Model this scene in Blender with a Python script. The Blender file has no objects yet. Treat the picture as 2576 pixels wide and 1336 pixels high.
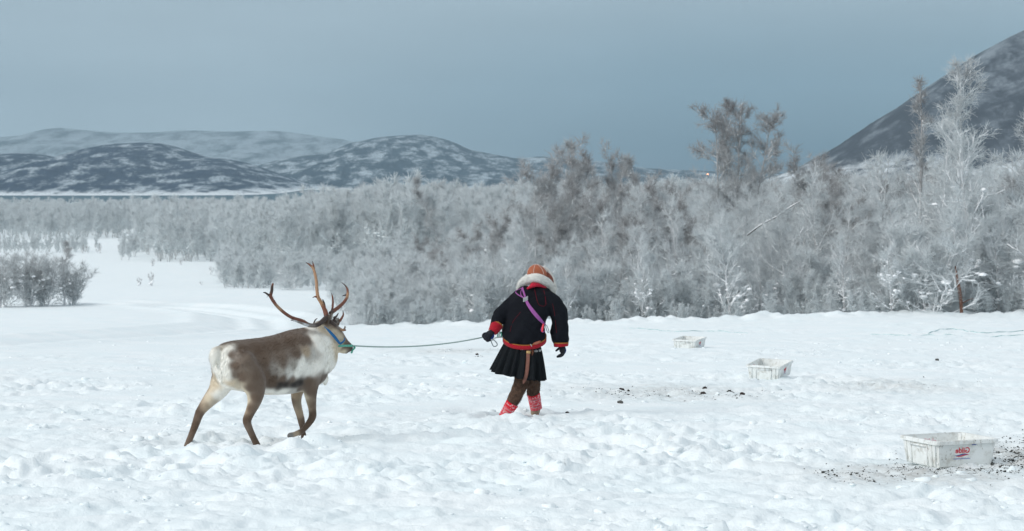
import bpy, bmesh, math, random
import numpy as np
from mathutils import Vector, Matrix, noise as mnoise

# ------------------------------------------------------------------ camera, sky, light, exposure
sc = bpy.context.scene
COL = sc.collection
F = 1024 * 85 / 36.0
HOR = 171.0
PITCH = math.atan((265.5 - HOR) / F)
cam_d = bpy.data.cameras.new('camera')
cam_d.lens = 85; cam_d.sensor_width = 36; cam_d.clip_start = 0.5; cam_d.clip_end = 40000
cam_d.dof.use_dof = True; cam_d.dof.focus_distance = 23.0; cam_d.dof.aperture_fstop = 7.0
cam = bpy.data.objects.new('camera', cam_d); COL.objects.link(cam)
cam.location = (0, 0, 0); cam.rotation_euler = (math.pi / 2 - PITCH, 0, 0)
sc.camera = cam

SUN_EL, SUN_AZ = math.radians(28), math.radians(-122)      # azimuth from +Y towards +X
world = bpy.data.worlds.new('World'); sc.world = world; world.use_nodes = True
wn, wl = world.node_tree.nodes, world.node_tree.links
wn.clear()
def N(nodes, t, **kw):
    n = nodes.new(t)
    for k, v in kw.items(): setattr(n, k, v)
    return n
wo = N(wn, 'ShaderNodeOutputWorld'); bg = N(wn, 'ShaderNodeBackground'); bg2 = N(wn, 'ShaderNodeBackground'); ad = N(wn, 'ShaderNodeMixShader')
sky = N(wn, 'ShaderNodeTexSky', sky_type='NISHITA', sun_disc=False)
sky.sun_elevation = SUN_EL; sky.sun_rotation = SUN_AZ
bg2.inputs['Strength'].default_value = 0.05
wl.new(sky.outputs[0], bg2.inputs['Color'])
tc = N(wn, 'ShaderNodeTexCoord'); sep = N(wn, 'ShaderNodeSeparateXYZ'); wl.new(tc.outputs['Generated'], sep.inputs[0])
def math_n(nodes, links, op, a, b=None, c=None, clamp=False):
    m = nodes.new('ShaderNodeMath'); m.operation = op; m.use_clamp = clamp
    for i, v in enumerate((a, b, c)):
        if v is None: continue
        if isinstance(v, (int, float)): m.inputs[i].default_value = v
        else: links.new(v, m.inputs[i])
    return m.outputs[0]
def ramp_n(nodes, links, fac, stops, interp='LINEAR'):
    r = nodes.new('ShaderNodeValToRGB'); r.color_ramp.interpolation = interp
    while len(r.color_ramp.elements) < len(stops): r.color_ramp.elements.new(0.5)
    for e, (p, c) in zip(r.color_ramp.elements, stops):
        e.position = p; e.color = (c[0], c[1], c[2], 1)
    links.new(fac, r.inputs[0]); return r.outputs[0]
def mix_n(nodes, links, fac, a, b, mode='MIX'):
    m = nodes.new('ShaderNodeMix'); m.data_type = 'RGBA'; m.blend_type = mode
    if isinstance(fac, (int, float)): m.inputs[0].default_value = fac
    else: links.new(fac, m.inputs[0])
    for i, v in ((6, a), (7, b)):
        if isinstance(v, tuple): m.inputs[i].default_value = (*v[:3], 1)
        else: links.new(v, m.inputs[i])
    return m.outputs[2]
# overcast dome: brightest overhead, dark blue-grey snow cloud low down, darker towards the right
elev = math_n(wn, wl, 'MAXIMUM', sep.outputs['Z'], 0.0)
e_s = math_n(wn, wl, 'POWER', elev, 0.5)
dome_l = ramp_n(wn, wl, e_s, [(0, (.52, .72, .825)), (.20, (.45, .62, .715)), (.32, (.42, .565, .65)), (.60, (.61, .72, .775)), (1, (.83, .945, .985))])
dome_r = ramp_n(wn, wl, e_s, [(0, (.02, .10, .175)), (.10, (.035, .15, .24)), (.19, (.16, .32, .43)), (.27, (.37, .52, .61)), (.60, (.61, .72, .775)), (1, (.83, .945, .985))])
nz = N(wn, 'ShaderNodeTexNoise'); nz.inputs['Scale'].default_value = 5; nz.inputs['Detail'].default_value = 3
mp = N(wn, 'ShaderNodeMapping'); mp.inputs['Scale'].default_value = (1, 1, 3.5)
wl.new(tc.outputs['Generated'], mp.inputs[0]); wl.new(mp.outputs[0], nz.inputs[0])
nx = math_n(wn, wl, 'MULTIPLY_ADD', nz.outputs[0], 0.10, -0.05)
xx = math_n(wn, wl, 'ADD', sep.outputs['X'], nx)
side = N(wn, 'ShaderNodeMapRange', interpolation_type='SMOOTHSTEP'); side.inputs[1].default_value = -0.14; side.inputs[2].default_value = 0.11
wl.new(xx, side.inputs[0])
cl = mix_n(wn, wl, side.outputs[0], dome_l, dome_r)
nz2 = N(wn, 'ShaderNodeTexNoise'); nz2.inputs['Scale'].default_value = 13; nz2.inputs['Detail'].default_value = 4
wl.new(mp.outputs[0], nz2.inputs[0])
mod = math_n(wn, wl, 'MULTIPLY_ADD', nz2.outputs[0], 0.26, 0.87)
cl = mix_n(wn, wl, 1.0, cl, (1.05, .985, .99), 'MULTIPLY')
vs = N(wn, 'ShaderNodeVectorMath', operation='SCALE'); wl.new(cl, vs.inputs[0]); wl.new(mod, vs.inputs['Scale'])
wl.new(vs.outputs[0], bg.inputs['Color']); bg.inputs['Strength'].default_value = 0.98
ad.inputs[0].default_value = .12      # a thin part of the cloud lets the clear sky through
wl.new(bg.outputs[0], ad.inputs[1]); wl.new(bg2.outputs[0], ad.inputs[2]); wl.new(ad.outputs[0], wo.inputs['Surface'])
world.cycles.sampling_method = 'MANUAL'; world.cycles.sample_map_resolution = 512

sun_d = bpy.data.lights.new('sun', 'SUN'); sun_d.energy = 1.8; sun_d.angle = math.radians(30); sun_d.color = (1, .97, .93)
sun = bpy.data.objects.new('sun', sun_d); COL.objects.link(sun)
sdir = Vector((math.sin(SUN_AZ) * math.cos(SUN_EL), math.cos(SUN_AZ) * math.cos(SUN_EL), math.sin(SUN_EL)))
sun.rotation_euler = sdir.to_track_quat('Z', 'Y').to_euler()
vset = sc.view_settings
vset.view_transform = 'Standard'; vset.look = 'None'; vset.gamma = 1; vset.exposure = 0.06; vset.use_curve_mapping = False
sc.render.engine = 'CYCLES'
cy = sc.cycles
cy.use_denoising = True; cy.max_bounces = 18; cy.diffuse_bounces = 16; cy.volume_bounces = 0; cy.transparent_max_bounces = 16
cy.caustics_reflective = False; cy.caustics_refractive = False
sc.render.film_transparent = False

# ------------------------------------------------------------------ helpers
def img(px, py, d):
    """the point at depth d (world Y) seen at picture position px, py (1024 x 531)"""
    x, y = (px - 512) / F, -(py - 265.5) / F
    v = Vector((x, math.cos(PITCH) + y * math.sin(PITCH), -math.sin(PITCH) + y * math.cos(PITCH)))
    return v * (d / v.y)
def S(dx, dy, d):                      # same, picture positions on a 2576-wide copy
    return img(dx * 0.39752, dy * 0.39746, d)

def tag(o, label=None, cat=None, group=None, kind=None):
    if label: o['label'] = label
    if cat: o['category'] = cat
    if group: o['group'] = group
    if kind: o['kind'] = kind
    return o
def empty(name, loc=(0, 0, 0), rz=0.0):
    o = bpy.data.objects.new(name, None); COL.objects.link(o)
    o.location = loc; o.rotation_euler = (0, 0, rz); o.empty_display_size = 0.2
    return o
def link(name, me, mat=None, parent=None, keep_world=True):
    o = bpy.data.objects.new(name, me); COL.objects.link(o)
    if mat is not None and not me.materials: me.materials.append(mat)
    if parent is not None:
        o.parent = parent
        if keep_world:
            o.matrix_parent_inverse = (Matrix.Translation(parent.location) @ parent.rotation_euler.to_matrix().to_4x4()).inverted()
    return o
def mesh_np(name, V, Fc, smooth=True):
    """V (n,3); Fc list of arrays with 3 or 4 columns"""
    me = bpy.data.meshes.new(name)
    V = np.asarray(V, dtype=np.float32)
    if not isinstance(Fc, (list, tuple)): Fc = [Fc]
    Fc = [np.asarray(f, dtype=np.int32) for f in Fc if len(f)]
    me.vertices.add(len(V)); me.vertices.foreach_set('co', V.ravel())
    nl = sum(f.size for f in Fc); nf = sum(len(f) for f in Fc)
    me.loops.add(nl); me.loops.foreach_set('vertex_index', np.concatenate([f.ravel() for f in Fc]))
    me.polygons.add(nf)
    tot = np.concatenate([np.full(len(f), f.shape[1], dtype=np.int32) for f in Fc])
    st = np.concatenate(([0], np.cumsum(tot)[:-1])).astype(np.int32)
    me.polygons.foreach_set('loop_start', st); me.polygons.foreach_set('loop_total', tot)
    me.update(calc_edges=True); me.validate()
    if smooth: me.shade_smooth()
    return me
def attr_f(me, name, vals):
    a = me.attributes.new(name, 'FLOAT', 'POINT'); a.data.foreach_set('value', np.asarray(vals, dtype=np.float32))
def attr_c(me, name, vals):
    a = me.attributes.new(name, 'FLOAT_COLOR', 'POINT')
    v = np.ones((len(vals), 4), dtype=np.float32); v[:, :3] = vals
    a.data.foreach_set('color', v.ravel())

def _h(ix, iy, seed):
    n = (ix.astype(np.int64) * 374761393 + iy.astype(np.int64) * 668265263 + seed * 1442695041) & 0xffffffff
    n = ((n ^ (n >> 13)) * 1274126177) & 0xffffffff
    n = (n ^ (n >> 16)) & 0xffffffff
    return n.astype(np.float64) / 4294967295.0
def perlin(x, y, seed=0):
    x = np.asarray(x, float); y = np.asarray(y, float)
    ix, iy = np.floor(x), np.floor(y); fx, fy = x - ix, y - iy
    ux, uy = fx * fx * fx * (fx * (fx * 6 - 15) + 10), fy * fy * fy * (fy * (fy * 6 - 15) + 10)
    def g(cx, cy):
        a = _h(ix + cx, iy + cy, seed) * 2 * math.pi
        return np.cos(a) * (fx - cx) + np.sin(a) * (fy - cy)
    a = g(0, 0) * (1 - ux) + g(1, 0) * ux
    b = g(0, 1) * (1 - ux) + g(1, 1) * ux
    return (a * (1 - uy) + b * uy) * 1.4
def fbm(x, y, seed=0, octv=4, gain=.5):
    s = 0; a = 1; t = 0
    for o in range(octv):
        s = s + a * perlin(x * 2 ** o + o * 17.3, y * 2 ** o - o * 9.1, seed + o); t += a; a *= gain
    return s / t
def clods(x, y, cell, seed, dens=.8, flat=.6):
    """height of half-buried rounded lumps, one candidate per cell, in units of the cell"""
    gx, gy = x / cell, y / cell
    ix, iy = np.floor(gx), np.floor(gy)
    best = np.zeros_like(gx)
    for ox in (-1, 0, 1):
        for oy in (-1, 0, 1):
            cx, cy = ix + ox, iy + oy
            px, py = cx + _h(cx, cy, seed), cy + _h(cx, cy, seed + 7)
            on = _h(cx, cy, seed + 13) < dens
            r = .30 + .50 * _h(cx, cy, seed + 19)
            an = _h(cx, cy, seed + 23) * math.pi; el = .6 + .4 * _h(cx, cy, seed + 29)
            dx, dy = gx - px, gy - py
            ax = dx * np.cos(an) + dy * np.sin(an); ay = (-dx * np.sin(an) + dy * np.cos(an)) / el
            d2 = (ax * ax + ay * ay) / (r * r)
            tl = 1 + .9 * (_h(cx, cy, seed + 31) - .5) * ax / r
            h = np.where(on & (d2 < 1), np.sqrt(np.maximum(1 - d2, 0)) * r * flat * tl, 0)
            best = np.maximum(best, h)
    return best

# ------------------------------------------------------------------ materials
def new_mat(name, rough=.6, spec=.3):
    m = bpy.data.materials.new(name); m.use_nodes = True
    b = m.node_tree.nodes['Principled BSDF']
    b.inputs['Roughness'].default_value = rough; b.inputs['Specular IOR Level'].default_value = spec
    return m, m.node_tree.nodes, m.node_tree.links, b
def simple(name, col, rough=.6, metal=0, var=.15, scale=20, spec=.3, bump=0, bscale=80):
    m, n, l, b = new_mat(name, rough, spec)
    b.inputs['Metallic'].default_value = metal
    t = n.new('ShaderNodeTexCoord'); z = n.new('ShaderNodeTexNoise'); z.inputs['Scale'].default_value = scale; z.inputs['Detail'].default_value = 4
    l.new(t.outputs['Object'], z.inputs[0])
    c = ramp_n(n, l, z.outputs[0], [(.3, tuple(v * (1 - var) for v in col)), (.7, tuple(min(1, v * (1 + var)) for v in col))])
    l.new(c, b.inputs['Base Color'])
    if bump:
        z2 = n.new('ShaderNodeTexNoise'); z2.inputs['Scale'].default_value = bscale; z2.inputs['Detail'].default_value = 3
        l.new(t.outputs['Object'], z2.inputs[0])
        bp = n.new('ShaderNodeBump'); bp.inputs['Strength'].default_value = bump; bp.inputs['Distance'].default_value = .01
        l.new(z2.outputs[0], bp.inputs['Height']); l.new(bp.outputs[0], b.inputs['Normal'])
    return m
SNOW = (.84, .875, .89)
def snow_mat():
    m, n, l, b = new_mat('snow', .75, .15)
    t = n.new('ShaderNodeTexCoord')
    z = n.new('ShaderNodeTexNoise'); z.inputs['Scale'].default_value = 1.2; z.inputs['Detail'].default_value = 5
    l.new(t.outputs['Object'], z.inputs[0])
    c = ramp_n(n, l, z.outputs[0], [(.3, (.80, .87, .89)), (.7, (.865, .90, .91))])
    at = n.new('ShaderNodeAttribute'); at.attribute_name = 'dirt'
    z3 = n.new('ShaderNodeTexNoise'); z3.inputs['Scale'].default_value = 9; z3.inputs['Detail'].default_value = 6; z3.inputs['Roughness'].default_value = .7
    l.new(t.outputs['Object'], z3.inputs[0])
    d = math_n(n, l, 'MULTIPLY', at.outputs['Fac'], math_n(n, l, 'MULTIPLY_ADD', z3.outputs[0], 2.6, -.75), clamp=True)
    c = mix_n(n, l, d, c, (.36, .34, .31))
    l.new(c, b.inputs['Base Color'])
    b1 = n.new('ShaderNodeTexNoise'); b1.inputs['Scale'].default_value = 28; b1.inputs['Detail'].default_value = 5; b1.inputs['Roughness'].default_value = .6
    mpp = n.new('ShaderNodeMapping'); mpp.inputs['Scale'].default_value = (1, .6, 1)
    l.new(t.outputs['Object'], mpp.inputs[0]); l.new(mpp.outputs[0], b1.inputs[0])
    bp = n.new('ShaderNodeBump'); bp.inputs['Strength'].default_value = .35; bp.inputs['Distance'].default_value = .03
    l.new(b1.outputs[0], bp.inputs['Height']); l.new(bp.outputs[0], b.inputs['Normal'])
    return m
M = {}
M['snow'] = snow_mat()
M['clump'] = simple('clinging_snow', (.93, .94, .95), .8, var=.04, scale=3)
def frost_mat(name, bare, frost):
    m, n, l, b = new_mat(name, .85, .1)
    at = n.new('ShaderNodeAttribute'); at.attribute_name = 'frost'
    g = n.new('ShaderNodeNewGeometry'); sp = n.new('ShaderNodeSeparateXYZ'); l.new(g.outputs['Normal'], sp.inputs[0])
    up = math_n(n, l, 'MULTIPLY_ADD', sp.outputs['Z'], .32, -.06)
    f = math_n(n, l, 'ADD', at.outputs['Fac'], up, clamp=True)
    c = mix_n(n, l, f, bare, frost)
    l.new(c, b.inputs['Base Color'])
    tr = n.new('ShaderNodeBsdfTranslucent'); l.new(c, tr.inputs['Color'])       # light passes through rime
    mx = n.new('ShaderNodeMixShader'); l.new(math_n(n, l, 'MULTIPLY', f, .45), mx.inputs[0])
    l.new(b.outputs[0], mx.inputs[1]); l.new(tr.outputs[0], mx.inputs[2]); l.new(mx.outputs[0], n['Material Output'].inputs['Surface'])
    return m
M['twig'] = frost_mat('frosted_twigs', (.24, .22, .22), (.915, .95, .96))
M['bark'] = frost_mat('frosted_bark', (.16, .145, .14), (.92, .93, .94))
M['far_twig'] = frost_mat('far_frosted_twigs', (.25, .24, .24), (.915, .95, .96))

# ------------------------------------------------------------------ snow field, valley floor
KY = [-200, 0, 73, 76, 100, 180, 320, 600, 1500, 1750, 1850, 2600, 9000]
KZ = [7.4, -1.45, -4.68, -4.84, -5.5, -6.95, -8.95, -12.2, -22, -26, -33, -36, -36]
SEA = -30.0
def ground_base(x, y):
    x = np.asarray(x, float); y = np.asarray(y, float)
    z = np.interp(y, KY, KZ)
    rt = np.clip((x - 2) / 8, 0, 1) * np.exp(-((y - 72) / 14.) ** 2) * .28                 # the bank under the trees
    z = z + rt
    drop = np.clip((x + 7.5) / 4, 0, 1) * np.clip((y - 74) / 3, 0, 1) * np.clip((400 - y) / 200, 0, 1) * .55
    z = z - drop
    z = z + .10 * perlin(x / 9, y / 14, 3) * np.clip(y / 60, .3, 1) + .6 * perlin(x / 60, y / 90, 5) * np.clip((y - 150) / 300, 0, 1)
    z = z + 1.5 * perlin(x / 200, y / 260, 8) * np.clip((y - 500) / 600, 0, 1)
    return z
def dpt(dx, dy):
    """ground point seen at picture position (2576-wide copy) on the snow field"""
    d = 30.0
    for _ in range(12):
        p = S(dx, dy, d); zg = gb(p.x, d)
        d = d * zg / p.z if p.z < -1e-6 else d * 1.2
    return S(dx, dy, d)
def gb(x, y): return float(ground_base(np.array([x]), np.array([y]))[0])
LOCAL = []
def hollow(dx, dy, rad, dz):
    p = dpt(dx, dy); LOCAL.append((p.x, p.y, rad, dz))
for dx, dy in ((470, 1120), (650, 1115), (768, 1104)):            # hoof holes and the snow thrown up round them
    hollow(dx, dy, .14, -.09); hollow(dx + 30, dy + 16, .11, .05); hollow(dx - 42, dy + 10, .10, .04)
for dx, dy in ((1275, 1042), (1345, 1024)):
    hollow(dx, dy, .17, -.10); hollow(dx + 18, dy + 14, .11, .06); hollow(dx - 28, dy + 14, .10, .05)
for dx, dy, r, z in ((1225, 1028, .28, -.12), (1180, 1030, .25, -.12), (1330, 1015, .22, -.10), (700, 1085, .26, -.08), (560, 1105, .22, -.07), (420, 1130, .2, -.07), (350, 1128, .18, -.06), (270, 1140, .18, -.07), (190, 1136, .18, -.06), (120, 1150, .18, -.07), (600, 1150, .16, .05), (735, 1128, .14, .09), (800, 1120, .2, .05)): hollow(dx, dy, r, z)
_r = random.Random(12)
for k in range(46):            # tracks: the animal's and the walker's, and older ones beside them
    t = k / 46.
    for (x0, y0, x1, y1, sd) in ((-40, 1165, 480, 1128, 10), (430, 1092, 1240, 1044, 9), (700, 1240, 2000, 1130, 12)):
        if _r.random() < .62:
            dx, dy = x0 + (x1 - x0) * t + _r.uniform(-8, 8), y0 + (y1 - y0) * t + (_r.choice((-1, 1)) * sd) + _r.uniform(-4, 4)
            r = _r.uniform(.07, .11); hollow(dx, dy, r, -_r.uniform(.045, .08))
            if _r.random() < .5: hollow(dx + _r.uniform(8, 20), dy + 8, r * .7, .03)
def ground_z(x, y):
    x = np.asarray(x, float); y = np.asarray(y, float)
    z = ground_base(x, y)
    left_smooth = 1 - np.clip((y - 33) / 22, 0, 1) * np.clip((-x - .02 * y + 1.0) / 6, 0, 1)
    churn = np.clip(1.15 - (y - 18) / 60, .22, 1) * left_smooth * np.clip((82 - y) / 10, 0, 1)
    patch = np.clip(.62 + 1.1 * perlin(x / 3.1 + 4, y / 4.2, 11), .12, 1.15)
    patch = np.where(y < 26, np.maximum(patch, .45), patch)
    a = churn * patch
    # cells are in metres already through the returned unit radius
    wx = x + .10 * fbm(x * 1.9, y * 1.9, 1, 3); wy = y + .10 * fbm(x * 2.1, y * 2.1, 9, 3)
    rg = 1 - np.abs(fbm(wx / .45, wy / .40, 63, 3)) * 3.2
    h = .13 * fbm(wx / .8, wy / .75, 21, 5, .55) + .62 * .12 * clods(wx, wy, .62, 31, .35, .55) \
        + .27 * .22 * clods(wx, wy, .27, 41, .25, .8) \
        + .13 * .45 * clods(x + .03 * perlin(x * 11, y * 11, 6), y + .02 * perlin(x * 12, y * 12, 5), .13, 51, .33, .95) * np.clip((52 - y) / 20, 0, 1) \
        + .026 * np.clip(rg, -1, 1) + .030 * fbm(x / .14, y / .17, 61, 3)
    sl1 = np.clip(fbm(x / .62 + .3 * perlin(x * 2, y * 2, 3), y / .5, 201, 3) / .10 + .5, 0, 1)
    sl2 = np.clip(fbm(x / .24 + 5, y / .20, 211, 3) / .14 + .5, 0, 1)
    h = h + .055 * sl1 + .020 * sl2 * (.3 + .7 * sl1)                      # broken crust: slabs with crisp edges
    z = z + .78 * a * h - a * .055
    # gentle wind relief everywhere
    z = z + .040 * fbm(x / 2.0, y / .9, 71, 4) * np.clip(1.2 - a, 0, 1) * np.clip((120 - y) / 40, 0, 1)
    bank = np.exp(-((y - 73.2) / 1.6) ** 2) * np.clip((x + 6) / 5, 0, 1)
    z = z + bank * (.10 + .42 * np.abs(fbm(x / 1.3, y / 1.6, 101, 4)) + .9 * .22 * clods(x, y, .9, 103, .6, .6))
    # packed sledge trail curving away on the left
    tx = np.interp(y, [40, 55, 66, 75, 86, 96, 104], [-14.2, -11.0, -8.6, -7.6, -9.0, -13.0, -19.0])
    tr = np.exp(-((x - tx) / 1.5) ** 2) * np.clip((y - 42) / 10, 0, 1) * np.clip((106 - y) / 8, 0, 1)
    z = z - tr * (.16 + .05 * np.sin((x - tx) * 5)) + .09 * np.exp(-((np.abs(x - tx) - 2.3) / .5) ** 2) * np.clip((y - 42) / 10, 0, 1) * np.clip((106 - y) / 8, 0, 1) \
        + tr * .03 * fbm(x / .5, y / .8, 81, 2)
    # terraces / drift lines in the far clearing
    z = z + np.clip((y - 105) / 10, 0, 1) * np.clip((330 - y) / 30, 0, 1) * (.07 * np.sin(y / 7.5 + .08 * x + 2 * perlin(x / 30, y / 30, 6)))
    for (cx, cy, rad, dz) in LOCAL:
        k = (np.abs(x - cx) < rad * 2.6) & (np.abs(y - cy) < rad * 2.6)
        if k.any(): z = z + np.where(k, dz * np.exp(-(((x - cx) ** 2 + (y - cy) ** 2) / rad ** 2) ** 1.6), 0)
    return z
def gz(x, y): return float(ground_z(np.array([x]), np.array([y]))[0])
def gb(x, y): return float(ground_base(np.array([x]), np.array([y]))[0])

def build_ground():
    ys = [-60, -40, -25, -14, -7, -2, 2, 5, 7.5]
    y = 9.0
    while y < 108: ys.append(y); y *= 1.0037
    while y < 360: ys.append(y); y *= 1.012
    while y < 2700: ys.append(y); y *= 1.04
    ys += [3600, 5000]
    ys = np.array(ys)
    nu = 560
    u = np.linspace(-1, 1, nu)
    ext = np.array([1.03, 1.08, 1.16, 1.3, 1.5, 1.8, 2.3, 3.2, 4.4])
    u = np.concatenate((-ext[::-1], u, ext))
    half = .235 * np.maximum(ys, 9) + 2.2
    X = u[None, :] * half[:, None]; Y = np.repeat(ys[:, None], len(u), 1)
    Z = ground_z(X, Y)
    V = np.stack([X, Y, Z], -1).reshape(-1, 3)
    nr, nc = X.shape
    i = np.arange(nr * nc).reshape(nr, nc)
    Q = np.stack([i[:-1, :-1], i[:-1, 1:], i[1:, 1:], i[1:, :-1]], -1).reshape(-1, 4)
    me = mesh_np('snow_ground', V, Q)
    x, y = V[:, 0], V[:, 1]
    dirt = np.zeros(len(V))
    for (cx, cy, rx, ry, s) in DIRT:
        q = ((x - cx) / rx) ** 2 + ((y - cy) / ry) ** 2
        dirt = np.maximum(dirt, s * np.exp(-q * (1 + .6 * perlin(x * 1.5, y * 1.5, 91))))
    attr_f(me, 'dirt', dirt)
    tag(link('snow_ground', me, M['snow']), kind='structure')

DIRT = []
for (dx, dy, wx, wy, s) in [(1660, 985, 230, 22, .55), (1500, 990, 90, 12, .4), (2330, 1190, 260, 30, .85), (2150, 1200, 140, 30, .6), (2560, 1150, 110, 60, .9), (2240, 972, 160, 18, .5), (1150, 882, 130, 6, .5)]:
    p = dpt(dx, dy); q = dpt(dx, dy + wy)
    DIRT.append((p.x, p.y, wx * .3975 / F * p.y, abs(p.y - q.y), s))

# ------------------------------------------------------------------ far shores, hills, mountain, fjord
def hill_mat(name, dark, snow, thr, sc_=(.004, .01, .02), lowz=None, soft=.06, hi=None, sharp=None):
    m, n, l, b = new_mat(name, .95, .0)
    g = n.new('ShaderNodeNewGeometry')
    def noise_(scale, detail, seedoff, rough=.6):
        mp = n.new('ShaderNodeMapping'); mp.inputs['Scale'].default_value = scale; mp.inputs['Location'].default_value = (seedoff, seedoff, 0)
        l.new(g.outputs['Position'], mp.inputs[0]); z = n.new('ShaderNodeTexNoise'); z.inputs['Scale'].default_value = 1; z.inputs['Detail'].default_value = detail; z.inputs['Roughness'].default_value = rough
        l.new(mp.outputs[0], z.inputs[0]); return z.outputs[0]
    a = noise_(sc_, 5, 3.1, .58)
    bb = noise_(tuple(s * 6 for s in sc_), 4, 9.7, .7)
    f = math_n(n, l, 'MULTIPLY_ADD', bb, .35, math_n(n, l, 'MULTIPLY', a, .8))
    sp = n.new('ShaderNodeSeparateXYZ'); l.new(g.outputs['Position'], sp.inputs[0])
    if hi:      # snow tone grows with height, painting in the summit's fade into cloud
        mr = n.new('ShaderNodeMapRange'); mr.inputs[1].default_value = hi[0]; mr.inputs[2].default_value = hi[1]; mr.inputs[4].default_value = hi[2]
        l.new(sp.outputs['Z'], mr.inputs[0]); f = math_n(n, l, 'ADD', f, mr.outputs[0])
    if lowz:    # open snow fields down by the shore
        mr = n.new('ShaderNodeMapRange'); mr.inputs[1].default_value = lowz[0]; mr.inputs[2].default_value = lowz[1]; mr.inputs[3].default_value = lowz[2]; mr.inputs[4].default_value = 0
        l.new(sp.outputs['Z'], mr.inputs[0]); f = math_n(n, l, 'ADD', f, mr.outputs[0])
    lowf = mr.outputs[0] if lowz else None
    c = n.new('ShaderNodeMapRange'); c.interpolation_type = 'SMOOTHSTEP'; c.inputs[1].default_value = thr - soft; c.inputs[2].default_value = thr + soft; l.new(f, c.inputs[0])
    tone = noise_(tuple(s * 2.3 for s in sc_), 4, 31.0)
    dk = mix_n(n, l, tone, tuple(v * .6 for v in dark), tuple(v * 1.45 for v in dark))
    if lowz: snow = mix_n(n, l, math_n(n, l, 'MULTIPLY', lowf, 1 / lowz[2], clamp=True), snow, (.80, .84, .86))
    l.new(mix_n(n, l, c.outputs[0], dk, snow), b.inputs['Base Color'])
    return m
def hill(name, prof, d, near, far, rough_amp, mat, nx=420, nt=60, shape=1.3, seed=1, foot=SEA, extra=None, edge=.0):
    prof = np.array(prof, float)
    dx = np.linspace(prof[0, 0], prof[-1, 0], nx)
    py = np.interp(dx, prof[:, 0], prof[:, 1]) * .39746
    k = np.array([1, 2, 3, 2, 1]) / 9.; pp = np.pad(py, 2, 'edge'); py = sum(k[i] * pp[i:i + nx] for i in range(5))
    py = py + .5 * fbm(dx / 26, dx * 0, seed + 3, 4, .6)
    X = (dx * .39752 - 512) / F * d
    crest = -(py - HOR) / F * d
    t = np.concatenate((np.linspace(0, 1, nt), np.linspace(1, 2, nt // 3)[1:]))
    TX = np.repeat(X[None], len(t), 0)
    Y = np.where(t < 1, d - near * (1 - t), d + far * (t - 1))[:, None] + 0 * TX
    s = np.where(t < 1, (1 - (1 - np.minimum(t, 1)) ** shape) ** 1.25, 1 - (t - 1) ** 2)[:, None]
    w = np.clip(4 * s * (1 - s), 0, 1) + edge
    nse = fbm(TX / (near * .22), Y / (near * .3), seed, 6, .62) * w * rough_amp * np.clip((crest[None] - foot) / 90, 0, 1)
    Z = foot - 1 + (crest[None] - foot + 1) * s + nse
    if extra is not None: Z = extra(TX, Y, Z, s)
    V = np.stack([TX, Y, Z], -1).reshape(-1, 3)
    i = np.arange(Z.size).reshape(Z.shape)
    Q = np.stack([i[:-1, :-1], i[:-1, 1:], i[1:, 1:], i[1:, :-1]], -1).reshape(-1, 4)
    me = mesh_np(name, V, Q)
    return tag(link(name, me, mat), kind='structure')

SN = (.50, .56, .60)
# pale plateau far behind
hill('far_hills', [(-900, 345), (-300, 335), (0, 345), (60, 341), (110, 326), (150, 321), (210, 327), (250, 331), (320, 334), (400, 333), (450, 327), (560, 331), (700, 329), (790, 341), (870, 352), (960, 372), (1060, 400), (1200, 425), (1500, 438), (2600, 440)],
     7600, 2100, 1200, 45, hill_mat('far_hill_side', (.06, .085, .10), (.36, .42, .46), .55, (.018, .003, .030), soft=.13), seed=4, shape=1.2)
# middle range with a rounded summit
hill('middle_hills', [(200, 470), (520, 452), (640, 425), (700, 402), (760, 392), (820, 388), (880, 360), (960, 344), (1010, 341), (1060, 339), (1100, 345), (1140, 357), (1180, 376), (1240, 388), (1300, 399), (1340, 395), (1370, 393), (1400, 403), (1440, 412), (1500, 404), (1560, 415), (1640, 424), (1800, 431), (2000, 436), (2600, 440)],
     5200, 1400, 900, 40, hill_mat('middle_hill_side', (.016, .034, .056), (.42, .48, .52), .62, (.030, .006, .052), lowz=(SEA, SEA + 6, .22), soft=.09), seed=14, shape=1.25)
# near dark headland
hill('headland', [(-900, 395), (-400, 380), (-100, 392), (0, 388), (60, 386), (100, 388), (130, 397), (165, 404), (200, 389), (250, 372), (300, 362), (360, 359), (410, 362), (440, 369), (480, 384), (510, 394), (570, 400), (620, 410), (660, 424), (700, 440), (740, 456), (770, 466), (800, 476)],
     3900, 950, 500, 26, hill_mat('headland_side', (.016, .030, .062), (.46, .52, .56), .645, (.045, .009, .075), lowz=(SEA + 1, SEA + 7, .22), soft=.10), seed=24, shape=1.7)
# the steep mountain flank on the right
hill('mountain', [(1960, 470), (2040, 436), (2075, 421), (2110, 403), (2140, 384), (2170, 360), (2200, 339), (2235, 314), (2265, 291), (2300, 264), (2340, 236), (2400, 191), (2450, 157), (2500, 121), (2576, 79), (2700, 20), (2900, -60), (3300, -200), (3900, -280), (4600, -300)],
     2350, 800, 700, 30, hill_mat('mountain_side', (.042, .045, .056), (.24, .27, .30), .675, (.040, .012, .030), hi=(60, 170, .16), lowz=(SEA + 30, SEA + 46, .13), soft=.14), nx=500, seed=34, shape=1.12, foot=-26, edge=.02)

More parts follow.
